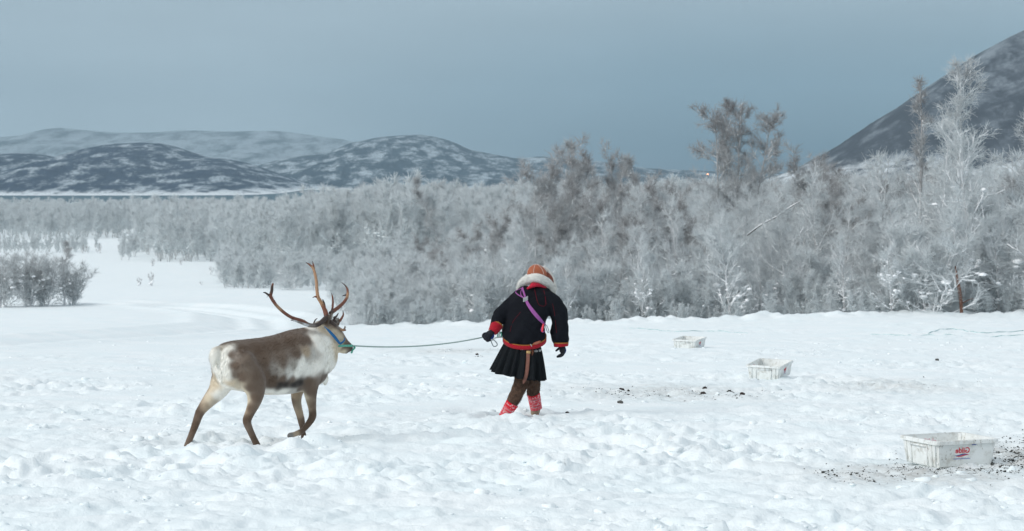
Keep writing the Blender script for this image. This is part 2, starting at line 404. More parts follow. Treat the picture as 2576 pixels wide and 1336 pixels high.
def sea():
    m, n, l, b = new_mat('fjord_water', .6, .12)
    b.inputs['Base Color'].default_value = (.035, .085, .115, 1)
    t = n.new('ShaderNodeTexCoord'); z = n.new('ShaderNodeTexNoise'); z.inputs['Scale'].default_value = .05; z.inputs['Detail'].default_value = 4
    l.new(t.outputs['Object'], z.inputs[0]); bp = n.new('ShaderNodeBump'); bp.inputs['Strength'].default_value = .6; bp.inputs['Distance'].default_value = 2
    l.new(z.outputs[0], bp.inputs['Height']); l.new(bp.outputs[0], b.inputs['Normal'])
    V = [(-6300, 1700, SEA), (6300, 1700, SEA), (6300, 9100, SEA), (-6300, 9100, SEA)]
    tag(link('water', mesh_np('water', V, np.array([[0, 1, 2, 3]])), m), kind='structure')
sea()

def haze():
    m = bpy.data.materials.new('haze'); m.use_nodes = True; n, l = m.node_tree.nodes, m.node_tree.links; n.clear()
    o = n.new('ShaderNodeOutputMaterial'); v = n.new('ShaderNodeVolumePrincipled')
    v.inputs['Color'].default_value = (.64, .86, 1.0, 1); v.inputs['Density'].default_value = HAZE
    l.new(v.outputs[0], o.inputs['Volume'])
    x0, x1, y0, y1, z0, z1 = -6500, 6500, -80, 9300, -60, 330
    V = [(x, y, z) for z in (z0, z1) for y in (y0, y1) for x in (x0, x1)]
    Q = np.array([[0, 2, 3, 1], [4, 5, 7, 6], [0, 1, 5, 4], [2, 6, 7, 3], [0, 4, 6, 2], [1, 3, 7, 5]])
    tag(link('haze', mesh_np('haze', V, Q, smooth=False), m), kind='stuff')
HAZE = 1.3e-4
haze()
build_ground()

# ------------------------------------------------------------------ birches
ICO_V = None
def ico():
    global ICO_V, ICO_F
    bm = bmesh.new(); bmesh.ops.create_icosphere(bm, subdivisions=1, radius=1)
    ICO_V = np.array([v.co[:] for v in bm.verts]); ICO_F = np.array([[v.index for v in f.verts] for f in bm.faces]); bm.free()
ico()
def blobs(P, R, rng, squash=.6, jit=.25):
    P = np.asarray(P); R = np.asarray(R); n = len(P)
    if n == 0: return np.zeros((0, 3)), np.zeros((0, 3), int)
    sc3 = R[:, None, None] * (1 + jit * (rng.random((n, len(ICO_V), 1)) - .5) * 2)
    el = np.stack([.8 + .6 * rng.random(n), .8 + .6 * rng.random(n), squash * (.8 + .5 * rng.random(n))], -1)
    V = P[:, None, :] + ICO_V[None] * sc3 * el[:, None, :]
    Fc = ICO_F[None] + (np.arange(n) * len(ICO_V))[:, None, None]
    return V.reshape(-1, 3), Fc.reshape(-1, 3)
def prisms(A, B, ra, rb, sides=3):
    """open tubes from A to B"""
    A = np.asarray(A, float); B = np.asarray(B, float); ra = np.asarray(ra, float); rb = np.asarray(rb, float)
    n = len(A)
    d = B - A; d /= np.maximum(np.linalg.norm(d, axis=1, keepdims=True), 1e-9)
    ref = np.where(np.abs(d[:, 2:3]) < .9, np.array([[0, 0, 1.]]), np.array([[1., 0, 0]]))
    u = np.cross(d, ref); u /= np.linalg.norm(u, axis=1, keepdims=True); v = np.cross(d, u)
    an = np.arange(sides) / sides * 2 * math.pi
    ring = np.cos(an)[None, :, None] * u[:, None] + np.sin(an)[None, :, None] * v[:, None]
    V = np.concatenate([A[:, None] + ring * ra[:, None, None], B[:, None] + ring * rb[:, None, None]], 1).reshape(-1, 3)
    base = (np.arange(n) * 2 * sides)[:, None]
    k = np.arange(sides); k2 = (k + 1) % sides
    Q = np.stack([base + k, base + k2, base + k2 + sides, base + k + sides], -1).reshape(-1, 4)
    return V, Q

def tree_segs(rng, H, stems=1, first=.12, nb=20, blen=.34, ang=42, lean=.05, wob=.06, up=.10, r0=None, twigs=2, tl=.24, sub=6, top=.25, heads=None, subsub=3):
    """list of (a, b, ra, rb, level)"""
    seg = []
    def perp(d):
        r = rng.normal(size=3); r -= d * np.dot(r, d); return r / np.linalg.norm(r)
    def walk(p, d, L, r, level, n, endr=.25, w=.12, upk=0.1):
        pts = [(p.copy(), d.copy(), r)]
        for i in range(n):
            d = d + rng.normal(size=3) * w; d[2] += upk; d /= np.linalg.norm(d)
            q = p + d * L / n; t = (i + 1) / n
            r2 = r * (1 - t * (1 - endr))
            seg.append((p, q, pts[-1][2], r2, level)); p = q
            pts.append((p.copy(), d.copy(), r2))
        return pts
    def at(pts, t):
        f = t * (len(pts) - 1); i = min(int(f), len(pts) - 2); k = f - i
        return pts[i][0] * (1 - k) + pts[i + 1][0] * k, pts[i + 1][1], pts[i][2] * (1 - k) + pts[i + 1][2] * k
    for s in range(stems):
        a = rng.random() * 6.28; sp = lean if stems == 1 else lean + .22 * rng.random() + .06
        if heads: a, sp, hs = heads[s]
        else: hs = 1 if s == 0 else .72 + .28 * rng.random()
        d = np.array([math.cos(a) * sp, math.sin(a) * sp, 1.]); d /= np.linalg.norm(d)
        p0 = np.array([math.cos(a) * .06 * (stems > 1), math.sin(a) * .06 * (stems > 1), -.15])
        hh = H * hs; R = (r0 or .011 * H) * (1 if stems == 1 else .75)
        tr = walk(p0, d, hh * 1.0, R, 0, 12, .14, wob, .03)
        for b in range(nb):
            t = first + (1 - first) * ((b + rng.random()) / nb) ** .9
            if t > .985: t = .985
            bp, bd, br = at(tr, t)
            L = hh * blen * ((1 - t) ** .75 * (1 - top) + top) * (.6 + .6 * rng.random())
            al = math.radians(ang * (.75 + .5 * rng.random()))
            dd = bd * math.cos(al) + perp(bd) * math.sin(al); dd /= np.linalg.norm(dd)
            l1 = walk(bp, dd, L, min(br * .55, .028), 1, 5, .3, .11, up)
            for c in range(sub):
                t2 = .15 + .85 * (c + rng.random()) / sub
                cp, cd, cr = at(l1, min(t2, .99))
                al = math.radians(38 * (.6 + .8 * rng.random())); dd = cd * math.cos(al) + perp(cd) * math.sin(al)
                L2 = L * .50 * (1.15 - .6 * t2) * (.7 + .6 * rng.random())
                l2 = walk(cp, dd, L2, max(cr * .6, .005), 2, 3, .5, .14, up * .8)
                for e in range(subsub):
                    ep, ed, er = at(l2, .2 + .8 * rng.random() ** .8 * .99)
                    al = math.radians(40 * (.5 + rng.random())); dd = ed * math.cos(al) + perp(ed) * math.sin(al)
                    walk(ep, dd, L2 * .55 * (.5 + rng.random() * .7), .0048, 3, 2, .7, .16, up * .5)
    A = np.array([s[0] for s in seg]); B = np.array([s[1] for s in seg]); ra = np.array([s[2] for s in seg]); rb = np.array([s[3] for s in seg]); lv = np.array([s[4] for s in seg])
    # finest twigs
    src = np.where(lv >= 1)[0]
    n = len(src); idx = np.repeat(src, twigs); m = len(idx)
    t = rng.random((m, 1)); P = A[idx] * (1 - t) + B[idx] * t
    d = B[idx] - A[idx]; d /= np.linalg.norm(d, axis=1, keepdims=True)
    r = rng.normal(size=(m, 3)); r -= d * np.sum(r * d, 1, keepdims=True); r /= np.linalg.norm(r, axis=1, keepdims=True)
    al = np.radians(20 + 45 * rng.random((m, 1))); dd = d * np.cos(al) + r * np.sin(al); dd[:, 2] += .12
    L = tl * (.4 + .9 * rng.random((m, 1)))
    A2, B2 = P, P + dd * L
    return (A, B, ra, rb, lv), (A2, B2)

def make_tree_mesh(seed, H, frost=(1.8, 1.3), clump=1.0, thick=1.0, **kw):
    rng = np.random.default_rng(seed)
    (A, B, ra, rb, lv), (A2, B2) = tree_segs(rng, H, **kw)
    def fr(P, sd, lo=0):       # hoar frost thins out towards the wind-cleaned top
        t = np.clip(P[:, 2] / H, 0, 1)
        base = frost[0] * (1 - t) + frost[1] * t
        k = .5 + .5 * np.sin(P[:, 0] * 4.1 + sd) * np.sin(P[:, 1] * 3.7 + 1) * np.sin(P[:, 2] * 3.3 + sd * .7)
        return np.clip(base + .35 * (k - .5) + .35 * (rng.random(len(P)) - .5), 0.02, 1)
    # trunk, one mesh per stem
    m0 = np.where(lv == 0)[0]; ns = kw.get('stems', 1); tms = []
    for g in (np.array_split(m0, ns) if ns <= 3 else [m0]):
        V, Q = prisms(A[g], B[g], ra[g], rb[g], 8)
        tm = mesh_np('trunk', V, Q)
        sidef = .5 + .5 * np.sin(V[:, 2] * 2.9 + seed) ; fx = np.clip(fr(V, seed) * .8 + .5 * (sidef - .5), 0, 1)
        attr_f(tm, 'frost', fx); tm.materials.append(M['bark']); tms.append(tm)
    # crown
    m1 = lv >= 1
    Ac, Bc = np.concatenate([A[m1], A2]), np.concatenate([B[m1], B2])
    r1 = np.concatenate([np.maximum(ra[m1], .0055), np.full(len(A2), .0052)]) * thick
    r2 = np.concatenate([np.maximum(rb[m1], .005), np.full(len(A2), .0034)]) * thick
    V, Q = prisms(Ac, Bc, r1, r2, 3)
    cm = mesh_np('crown', V, Q, smooth=False)
    f = fr((Ac + Bc) / 2, seed); attr_f(cm, 'frost', np.repeat(f, 6)); cm.materials.append(M['twig'])
    # snow resting on the limbs
    cand = np.where((lv <= 2))[0]
    t = A[cand, 2] / H
    d = B[cand] - A[cand]; d /= np.linalg.norm(d, axis=1, keepdims=True)
    pr = np.clip(1.4 - 1.3 * t, .05, 1) * np.where(lv[cand] == 0, .9, .30) * clump
    pick = cand[rng.random(len(cand)) < pr]
    tt = rng.random((len(pick), 1)); P = A[pick] * (1 - tt) + B[pick] * tt
    R = (.018 + .085 * rng.random(len(pick)) ** 2.6 * (A[pick, 2] < H * .55)) * np.where(A[pick, 2] < H * .45, 1.3, .9) * (1 if H > 3 else .8)
    P[:, 2] += R * .3
    Vb, Fb = blobs(P, R, rng)
    # snow ridges lying along sloping limbs
    lim = np.where((lv >= 1) & (lv <= 2))[0]
    lim = lim[rng.random(len(lim)) < np.clip(1.25 - A[lim, 2] / H, .05, .9) * .9 * clump]
    Vp, Qp = prisms(A[lim] + [0, 0, .010], B[lim] + [0, 0, .010], np.maximum(ra[lim] * 1.3, .014), np.maximum(rb[lim] * 1.2, .010), 4)
    sm = mesh_np('snow', np.concatenate([Vb, Vp]), [Fb, Qp + len(Vb)])
    sm.materials.append(M['clump'])
    return tms, cm, sm

ARCH, ARCH_STEMS = {}, {}
def arch(key, seed, H, **kw):
    ARCH_STEMS[key] = kw.get('stems', 1); ARCH[key] = (H, make_tree_mesh(seed, H, **kw))
tall = dict(nb=26, blen=.32, ang=50, sub=6, up=.07)
arch('birch_a', 1, 5.5, stems=1, **tall)
arch('birch_b', 2, 5.5, stems=2, nb=16, blen=.36, ang=50, up=.07)
arch('birch_c', 3, 5.5, stems=3, nb=12, blen=.33, ang=48, up=.07)
arch('bush_a', 4, 3.0, stems=5, nb=9, blen=.46, ang=55, up=.06, first=.0, sub=5, subsub=3)
arch('bush_b', 5, 2.6, stems=6, nb=9, blen=.46, ang=58, up=.05, first=.0, sub=5, subsub=3, clump=1.3)
arch('brown_a', 6, 6, stems=2, nb=20, blen=.30, ang=46, frost=(1.4, .50), clump=.8, thick=.8, twigs=3, subsub=4, top=.4)
arch('slim', 7, 6, stems=1, nb=30, blen=.17, ang=34, frost=(1.2, .5), clump=.5, thick=.85, sub=5)
arch('grey_bush', 8, 2.2, stems=15, nb=6, blen=.34, ang=26, first=.0, sub=4, subsub=2, twigs=1, tl=.25, lean=.12, up=.04, frost=(.95, .75), clump=.3, r0=.014)

used = {}
def place_tree(key, x, y, h, rz, name, label, group, cat='tree', sx=1.0, dz=0.0):
    H, (tms, cm, sm) = ARCH[key]
    s = h / H
    e = empty(name, (x, y, gb(x, y) + dz), rz); e.scale = (s * sx, s * sx, s)
    tag(e, label, cat, group)
    if key not in used:
        used[key] = [bpy.data.objects.new(nm, me) for nm, me in [('trunk', t) for t in tms] + [('crown', cm), ('snow', sm)]]
        if ARCH_STEMS.get(key, 1) > 3: used[key][0]['kind'] = 'stuff'
        used[key][-1]['kind'] = 'stuff'
        parts = used[key]
    else: parts = [o.copy() for o in used[key]]
    for o in parts:
        COL.objects.link(o); o.parent = e
    return e

# --- single trees that stand out
rnd = random.Random(5)
def named(key, dx, d, top_dy, name, label, cat='tree', sx=1.0, group=None, rz=None):
    p = S(dx, 430, d); z0 = gb(p.x, d); h = S(dx, top_dy, d).z - z0
    return place_tree(key, p.x, d, h, rnd.random() * 6.28 if rz is None else rz, name, label, group, cat, sx)
arch('big', 21, 8.2, stems=3, heads=[(3.14, .10, .97), (.5, .05, 1.0), (.05, .20, .97)], nb=30, blen=.20, ang=50, first=.32, frost=(1.4, .36), clump=.6, thick=.8, top=.55, sub=7, twigs=3, tl=.22, subsub=4, wob=.03, up=.06)
arch('mast', 22, 8.0, stems=1, nb=18, blen=.14, ang=28, first=.45, frost=(1.1, .4), clump=.9, wob=.03, sub=4, twigs=2)
arch('wide', 23, 8.2, stems=1, nb=34, blen=.24, ang=40, first=.18, frost=(1.4, .8), clump=1.1, wob=.035, sub=6, twigs=2)
named('big', 1848, 99, 276, 'birch', 'tallest birch in the middle thicket, bare brown crown split into three heads', rz=0)
named('brown_a', 1345, 86, 418, 'birch', 'brown rounded birch rising just above the person in the red-trimmed coat')
named('brown_a', 1475, 91, 384, 'birch', 'brown bushy birch, second from the left of the dark crowns right of the person')
named('slim', 1549, 97, 340, 'birch', 'slender pointed birch with a bare spire left of the three-headed birch')
named('brown_a', 1588, 93, 395, 'birch', 'brown birch close to the right of the slender bare spire', sx=.7)
named('slim', 1681, 90, 378, 'birch', 'narrow dark birch between the slender spire and the three-headed birch')
named('slim', 1108, 120, 436, 'birch', 'lone thin birch poking above the grey woodland in front of the fjord')
named('mast', 2312, 80, 198, 'birch', 'tall thin birch with a small bare tuft standing out against the mountain edge')
named('wide', 2436, 76.8, 166, 'birch', 'tallest frosted birch at the right, its spire crossing the dark mountain slope')
named('wide', 2592, 80, 300, 'birch', 'frosted birch cut by the right edge of the picture')
named('birch_a', 2365, 79, 325, 'birch', 'frosted birch between the tufted thin birch and the tallest one at the right')
named('birch_b', 2215, 86, 390, 'birch', 'frosted birch at the foot of the mountain slope, left of the tufted thin birch')
named('brown_a', 2040, 104, 400, 'birch', 'greyish brown birch crown just right of the three-headed birch')
# bushes on the left
for i, (dx, top, k, lb) in enumerate([(4, 628, 'grey_bush', 'pale grey bush cut by the left edge of the picture'), (72, 628, 'grey_bush', 'rounded grey bush, left one of the dark clump in the snow field'),
                                      (112, 640, 'grey_bush', 'grey bush in the middle of the dark clump in the snow field'), (160, 604, 'slim', 'dark upright spire of a young birch in the clump at the left'), (178, 655, 'grey_bush', 'grey bush at the right end of the clump in the snow field')]):
    named(k, dx, 96 + i * .5, top, 'shrub' if k != 'slim' else 'birch', lb, 'bush' if k != 'slim' else 'tree', sx=1.15 if k != 'slim' else 1.7)
# saplings in the clearing
arch('sapling', 24, 1.0, stems=4, nb=4, blen=.3, ang=30, first=.2, sub=2, subsub=1, twigs=1, tl=.12, frost=(.5, .3), clump=.2, r0=.012)
for dx, by, ty in [(350, 722, 695), (381, 722, 681), (384, 672, 648), (455, 668, 648), (531, 690, 668), (430, 640, 622), (300, 636, 614), (250, 640, 610), (505, 720, 706), (210, 640, 612)]:
    p = dpt(dx, by); h = S(dx, ty, p.y).z - gb(p.x, p.y)
    place_tree('sapling', p.x, p.y, h, rnd.random() * 6.28, 'sapling', 'small bare sapling sticking out of the open snow at the left', 'saplings in the snow clearing', 'sapling', sx=.8)

# --- thicket: individuals, front rows first
def xpx(dx, d): return (dx * .39752 - 512) / F * d
rnd = random.Random(77)
cnt = 0
def allowed(dx, d):
    """where the thicket grows; dx picture column on the 2576 copy"""
    if dx > 2150: return d > 73.0
    if dx > 1400: return d > 75.5
    if dx > 1180: return d > 74.5
    if dx > 900: return d > 73.5
    if dx > 830: return d > 88 and d > 80 + (900 - dx) * .3
    if dx > 560: return d > 112 + (830 - dx) * .03
    if dx > 360: return d > 188
    return d > 322
rows = []
d = 73.8
while d < 150:
    dx = -60 + rnd.random() * 60
    step = (1.25 + (d - 75) * .022) / d * F / .39752
    while dx < 2660:
        jd = d + rnd.uniform(-.8, .8); jx = dx + rnd.uniform(-.4, .4) * step
        if allowed(jx, jd): rows.append((jx, jd))
        dx += step
    d += 2.3 if d < 95 else 4.5
rows.sort(key=lambda r: r[1])
near_rows, far_pts = rows[:300], rows[300:]
def tree_height(dx, d):
    base = np.interp(dx, [0, 560, 850, 950, 1200, 1300, 1500, 1900, 2100, 2300, 2600], [2.2, 2.0, 1.5, 2.2, 3.3, 4.7, 5.0, 4.9, 5.2, 5.7, 6.0])
    back = np.interp(d, [74, 85, 100, 150], [.62, .95, 1.02, 1.0])
    return base * back * rnd.uniform(.72, 1.12)
for (dx, d) in near_rows:
    h = tree_height(dx, d)
    if h < 2.6: key = rnd.choice(['bush_a', 'bush_b'])
    elif d < 79: key = rnd.choice(['bush_a', 'bush_b', 'birch_c', 'birch_a', 'birch_b'])
    else: key = rnd.choice(['birch_a', 'birch_b', 'birch_c', 'birch_c', 'brown_a'])
    if dx < 900: z_ = 'frosted birch scrub in the low thicket behind the reindeer'; g = 'frosted scrub behind the reindeer'
    elif dx < 1240: z_ = 'snow-laden birch scrub in the thicket between the reindeer and the person'; g = 'frosted scrub between reindeer and person'
    elif dx < 1450: z_ = 'snow-laden birch in the thicket directly behind the person'; g = 'frosted birches behind the person'
    elif dx < 2100: z_ = 'frost-covered birch in the thicket along the snow bank behind the crates'; g = 'frosted birches behind the crates'
    else: z_ = 'tall frost-covered birch in the thicket at the right below the mountain'; g = 'frosted birches at the right below the mountain'
    nm = 'shrub' if 'bush' in key else 'birch'
    z_ = z_ if nm == 'birch' else z_.replace('tall ', '').replace('birch in', 'shrub in').replace('birch scrub', 'shrub')
    g = g if nm == 'birch' else 'shrubs, ' + g
    place_tree(key, xpx(dx, d), d, h, rnd.random() * 6.28, nm, z_, g, 'tree' if nm == 'birch' else 'bush', sx=rnd.uniform(.9, 1.2))

# --- the rest of the wood, one mass down to the fjord
def wood():
    rng = np.random.default_rng(9)
    protos = []
    holder = []
    for k, kw in enumerate([dict(stems=2, nb=10, blen=.30, ang=40, sub=4, subsub=2, twigs=2, tl=.3, frost=(1.5, 1.15), thick=1.8),
                            dict(stems=3, nb=8, blen=.30, ang=38, sub=4, subsub=2, twigs=2, tl=.3, frost=(1.4, 1.0), thick=1.8),
                            dict(stems=2, nb=9, blen=.28, ang=36, sub=4, subsub=2, twigs=2, tl=.3, frost=(1.1, .8), thick=1.8)]):
        tms, cm, sm = make_tree_mesh(60 + k, 4.0, clump=1.0, **kw)
        bm = bmesh.new()
        Vs, Fs, at = [], [], []
        off = 0
        for me, fval in [(t, .6) for t in tms] + [(cm, None), (sm, 1.15)]:
            nv = len(me.vertices); co = np.empty(nv * 3, dtype=np.float32); me.vertices.foreach_get('co', co); Vs.append(co.reshape(-1, 3))
            if fval is None:
                a = np.empty(nv, dtype=np.float32); me.attributes['frost'].data.foreach_get('value', a)
            else: a = np.full(nv, fval)
            at.append(a)
            for p in me.polygons: Fs.append([v + off for v in p.vertices])
            off += nv
        tri = np.array([f for f in Fs if len(f) == 3]).reshape(-1, 3); quad = np.array([f for f in Fs if len(f) == 4]).reshape(-1, 4)
        me = mesh_np('far_tree', np.concatenate(Vs), [tri, quad], smooth=False); attr_f(me, 'frost', np.concatenate(at)); me.materials.append(M['far_twig'])
        protos.append(me)
    P = []
    for (dx, d) in far_pts: P.append((xpx(dx, d), d, tree_height(dx, d) / 4.0, rng.random() < .0, 0))
    pts = [(a, b, c) for a, b, c, *_ in P]
    d = 150.0
    while d < 1730:
        sp = 2.4 + (d - 150) * .0042
        n = int(.52 * d / sp)
        xs = (np.arange(n) + rng.random(n)) * sp - .26 * d
        for x in xs:
            y = d + rng.uniform(-.5, .5) * sp * 1.1
            dx = (x / y * F + 512) / .39752
            if allowed(dx, y):
                r = .78 + .5 * rng.random()
                r *= np.interp(dx, [0, 700, 1000, 2600], [1, 1.02, 1.35, 1.5])
                if dx < 950: r *= 1 - .45 * np.clip((y - 500) / 500, 0, 1) * np.clip((950 - dx) / 250, 0, 1)
                pts.append((x, y, r * (1.0 if y > 200 else .9)))
        d += sp * (1.1 if d < 400 else 1.5)
    # undergrowth between the stems
    for _ in range(2600):
        dd = 73.2 + 90 * rng.random() ** 1.9; dx = rng.uniform(560, 2620)
        if allowed(dx, dd + .9): pts.append((xpx(dx, dd), dd, rng.uniform(.14, .24) if dd < 76 else rng.uniform(.22, .5)))
    # light scrub at the edge of the clearings on the left
    for (lo, hi, a, b, n, s) in [(-10, 620, 222, 236, 90, .42), (300, 640, 190, 235, 60, .45), (-10, 130, 97, 101, 6, .3)]:
        for _ in range(n):
            dd = rng.uniform(a, b); dx = rng.uniform(lo, hi); pts.append((xpx(dx, dd), dd, s * rng.uniform(.6, 1.2)))
    pts = np.array(pts)
    z = ground_base(pts[:, 0], pts[:, 1])
    keep = z > SEA + .5
    pts, z = pts[keep], z[keep]
    me = bpy.data.meshes.new('birch_forest')
    me.vertices.add(len(pts)); me.vertices.foreach_set('co', np.stack([pts[:, 0], pts[:, 1], z], -1).astype(np.float32).ravel())
    attr_f(me, 'tree_scale', pts[:, 2]); attr_f(me, 'rot', rng.random(len(pts)) * 6.28)
    kind = rng.integers(0, 3, len(pts)); patch = perlin(pts[:, 0] / 25, pts[:, 1] / 60, 55) > .22
    kind = np.where(patch, 2, np.where(kind == 2, rng.integers(0, 2, len(pts)), kind))
    a = me.attributes.new('tkind', 'INT', 'POINT'); a.data.foreach_set('value', kind.astype(np.int32))
    o = bpy.data.objects.new('birch_forest', me); COL.objects.link(o); tag(o, kind='stuff')
    o['label'] = 'grey frosted birch wood stretching down to the fjord'; o['category'] = 'forest'
    ng = bpy.data.node_groups.new('forest', 'GeometryNodeTree')
    ng.interface.new_socket('Geometry', in_out='INPUT', socket_type='NodeSocketGeometry'); ng.interface.new_socket('Geometry', in_out='OUTPUT', socket_type='NodeSocketGeometry')
    gi, go = ng.nodes.new('NodeGroupInput'), ng.nodes.new('NodeGroupOutput'); join = ng.nodes.new('GeometryNodeJoinGeometry')
    def named_attr(nm, ty):
        q = ng.nodes.new('GeometryNodeInputNamedAttribute'); q.data_type = ty; q.inputs['Name'].default_value = nm; return q.outputs['Attribute']
    s_, r_, k_ = named_attr('tree_scale', 'FLOAT'), named_attr('rot', 'FLOAT'), named_attr('tkind', 'INT')
    cx = ng.nodes.new('ShaderNodeCombineXYZ'); ng.links.new(r_, cx.inputs[2])
    e2r = ng.nodes.new('FunctionNodeEulerToRotation'); ng.links.new(cx.outputs[0], e2r.inputs[0])
    for k, pm in enumerate(protos):
        po = bpy.data.objects.new('far_tree_shape', pm)
        oi = ng.nodes.new('GeometryNodeObjectInfo'); oi.inputs['Object'].default_value = po; oi.inputs['As Instance'].default_value = True
        ip = ng.nodes.new('GeometryNodeInstanceOnPoints'); cmp = ng.nodes.new('FunctionNodeCompare'); cmp.data_type = 'INT'; cmp.operation = 'EQUAL'
        ng.links.new(k_, cmp.inputs[2]); cmp.inputs[3].default_value = k
        ng.links.new(gi.outputs[0], ip.inputs['Points']); ng.links.new(cmp.outputs[0], ip.inputs['Selection']); ng.links.new(oi.outputs['Geometry'], ip.inputs['Instance'])
        ng.links.new(e2r.outputs[0], ip.inputs['Rotation']); ng.links.new(s_, ip.inputs['Scale']); ng.links.new(ip.outputs[0], join.inputs[0])
    ng.links.new(join.outputs[0], go.inputs[0])
    md = o.modifiers.new('forest', 'NODES'); md.node_group = ng
    print('forest points', len(pts))
wood()

# ------------------------------------------------------------------ loft / flesh helpers
def nrm(v): v = np.asarray(v, float); return v / np.linalg.norm(v)
def loft(rings, close=True, n=20):
    """rings: list of (centre, axis_u, axis_v) with half-axis vectors -> V, F (quads) + end caps"""
    V = []; an = np.arange(n) / n * 2 * math.pi
    for c, u, v in rings: V.append(np.asarray(c)[None] + np.cos(an)[:, None] * np.asarray(u)[None] + np.sin(an)[:, None] * np.asarray(v)[None])
    V = np.concatenate(V); Fq = []
    for i in range(len(rings) - 1):
        a = i * n + np.arange(n); b = i * n + (np.arange(n) + 1) % n
        Fq.append(np.stack([a, b, b + n, a + n], -1))
    Fq = np.concatenate(Fq); Ft = np.zeros((0, 3), int)
    if close:
        c0, c1 = len(V), len(V) + 1
        V = np.concatenate([V, [rings[0][0]], [rings[-1][0]]])
        k = np.arange(n); k2 = (k + 1) % n; e = (len(rings) - 1) * n
        Ft = np.concatenate([np.stack([k2, k, np.full(n, c0)], -1), np.stack([e + k, e + k2, np.full(n, c1)], -1)])
    return V, Fq, Ft
def smooth_path(P, R, sub=4):
    """Catmull-Rom through points"""
    P = np.asarray(P, float); R = np.asarray(R, float)
    Pp = np.concatenate([[2 * P[0] - P[1]], P, [2 * P[-1] - P[-2]]]); Rp = np.concatenate([[R[0]], R, [R[-1]]])
    out, ro = [], []
    for i in range(1, len(Pp) - 2):
        for t in np.arange(sub) / sub:
            t2, t3 = t * t, t ** 3
            w = (-.5 * t3 + t2 - .5 * t, 1.5 * t3 - 2.5 * t2 + 1, -1.5 * t3 + 2 * t2 + .5 * t, .5 * t3 - .5 * t2)
            out.append(sum(w[k] * Pp[i - 1 + k] for k in range(4))); ro.append(max(1e-4, sum(w[k] * Rp[i - 1 + k] for k in range(4))))
    out.append(P[-1]); ro.append(R[-1])
    return np.array(out), np.array(ro)
def tube(P, R, n=14, sub=4, flat=None, flat_axis=None, dome=True):
    """tapered closed tube; flat = ratio of the second half axis along flat_axis"""
    P, R = smooth_path(P, R, sub) if sub > 1 else (np.asarray(P, float), np.asarray(R, float))
    rings = []
    T = np.gradient(P, axis=0); T /= np.linalg.norm(T, axis=1, keepdims=True)
    ref = np.asarray(flat_axis if flat_axis is not None else ((0, 0, 1) if abs(T[0][2]) < .9 else (1, 0, 0)), float)
    u = None
    for i in range(len(P)):
        if flat_axis is not None or u is None: u = ref - T[i] * np.dot(ref, T[i])
        else: u = u - T[i] * np.dot(u, T[i])
        u = u / np.linalg.norm(u); v = np.cross(T[i], u)
        rings.append((P[i], u * R[i] * (flat if flat else 1), v * R[i]))
    if dome:
        a = rings[0]; rings.insert(0, (a[0] - T[0] * R[0] * .6, a[1] * .6, a[2] * .6))
        b = rings[-1]; rings.append((b[0] + T[-1] * R[-1] * .6, b[1] * .6, b[2] * .6))
    return loft(rings, True, n)
class Acc:
    def __init__(s): s.V = []; s.Q = []; s.T = []; s.n = 0
    def add(s, VQT):
        V, Q, T = (list(VQT) + [np.zeros((0, 3), int)])[:3]
        s.V.append(V); s.Q.append(np.asarray(Q).reshape(-1, 4) + s.n) if len(Q) else None; s.T.append(np.asarray(T).reshape(-1, 3) + s.n) if len(T) else None; s.n += len(V)
    def mesh(s, name, smooth=True):
        Fs = []
        if s.T: Fs.append(np.concatenate(s.T))
        if s.Q: Fs.append(np.concatenate(s.Q))
        return mesh_np(name, np.concatenate(s.V), Fs, smooth)
def fuse(me, voxel, it=6, fac=.5, name=None):
    """one continuous skin round overlapping closed tubes"""
    o = bpy.data.objects.new('tmp', me); COL.objects.link(o)
    m = o.modifiers.new('r', 'REMESH'); m.mode = 'VOXEL'; m.voxel_size = voxel; m.use_smooth_shade = True
    s = o.modifiers.new('s', 'SMOOTH'); s.factor = fac; s.iterations = it
    dg = bpy.context.evaluated_depsgraph_get(); ev = o.evaluated_get(dg)
    r = bpy.data.meshes.new_from_object(ev); r.name = name or me.name
    bpy.data.objects.remove(o); r.shade_smooth(); return r
def verts(me):
    a = np.empty(len(me.vertices) * 3, dtype=np.float32); me.vertices.foreach_get('co', a); return a.reshape(-1, 3).astype(float)
def norms(me):
    a = np.empty(len(me.vertices) * 3, dtype=np.float32); me.vertices.foreach_get('normal', a); return a.reshape(-1, 3).astype(float)
def set_verts(me, V): me.vertices.foreach_set('co', V.astype(np.float32).ravel()); me.update()
def col_mat(name, rough=.8, spec=.2, var=.25, scale=60, bump=.0, stretch=(1, 1, 1), sheen=0):
    m, n, l, b = new_mat(name, rough, spec)
    at = n.new('ShaderNodeAttribute'); at.attribute_name = 'fur_col'
    t = n.new('ShaderNodeTexCoord'); mp = n.new('ShaderNodeMapping'); mp.inputs['Scale'].default_value = stretch
    z = n.new('ShaderNodeTexNoise'); z.inputs['Scale'].default_value = scale; z.inputs['Detail'].default_value = 4
    l.new(t.outputs['Object'], mp.inputs[0]); l.new(mp.outputs[0], z.inputs[0])
    f = math_n(n, l, 'MULTIPLY_ADD', z.outputs[0], 2 * var, 1 - var)
    vsn = n.new('ShaderNodeVectorMath'); vsn.operation = 'SCALE'; l.new(at.outputs['Color'], vsn.inputs[0]); l.new(f, vsn.inputs['Scale'])
    l.new(vsn.outputs[0], b.inputs['Base Color'])
    if bump:
        bp = n.new('ShaderNodeBump'); bp.inputs['Strength'].default_value = bump; bp.inputs['Distance'].default_value = .006
        l.new(z.outputs[0], bp.inputs['Height']); l.new(bp.outputs[0], b.inputs['Normal'])
    if sheen: b.inputs['Sheen Weight'].default_value = sheen
    return m
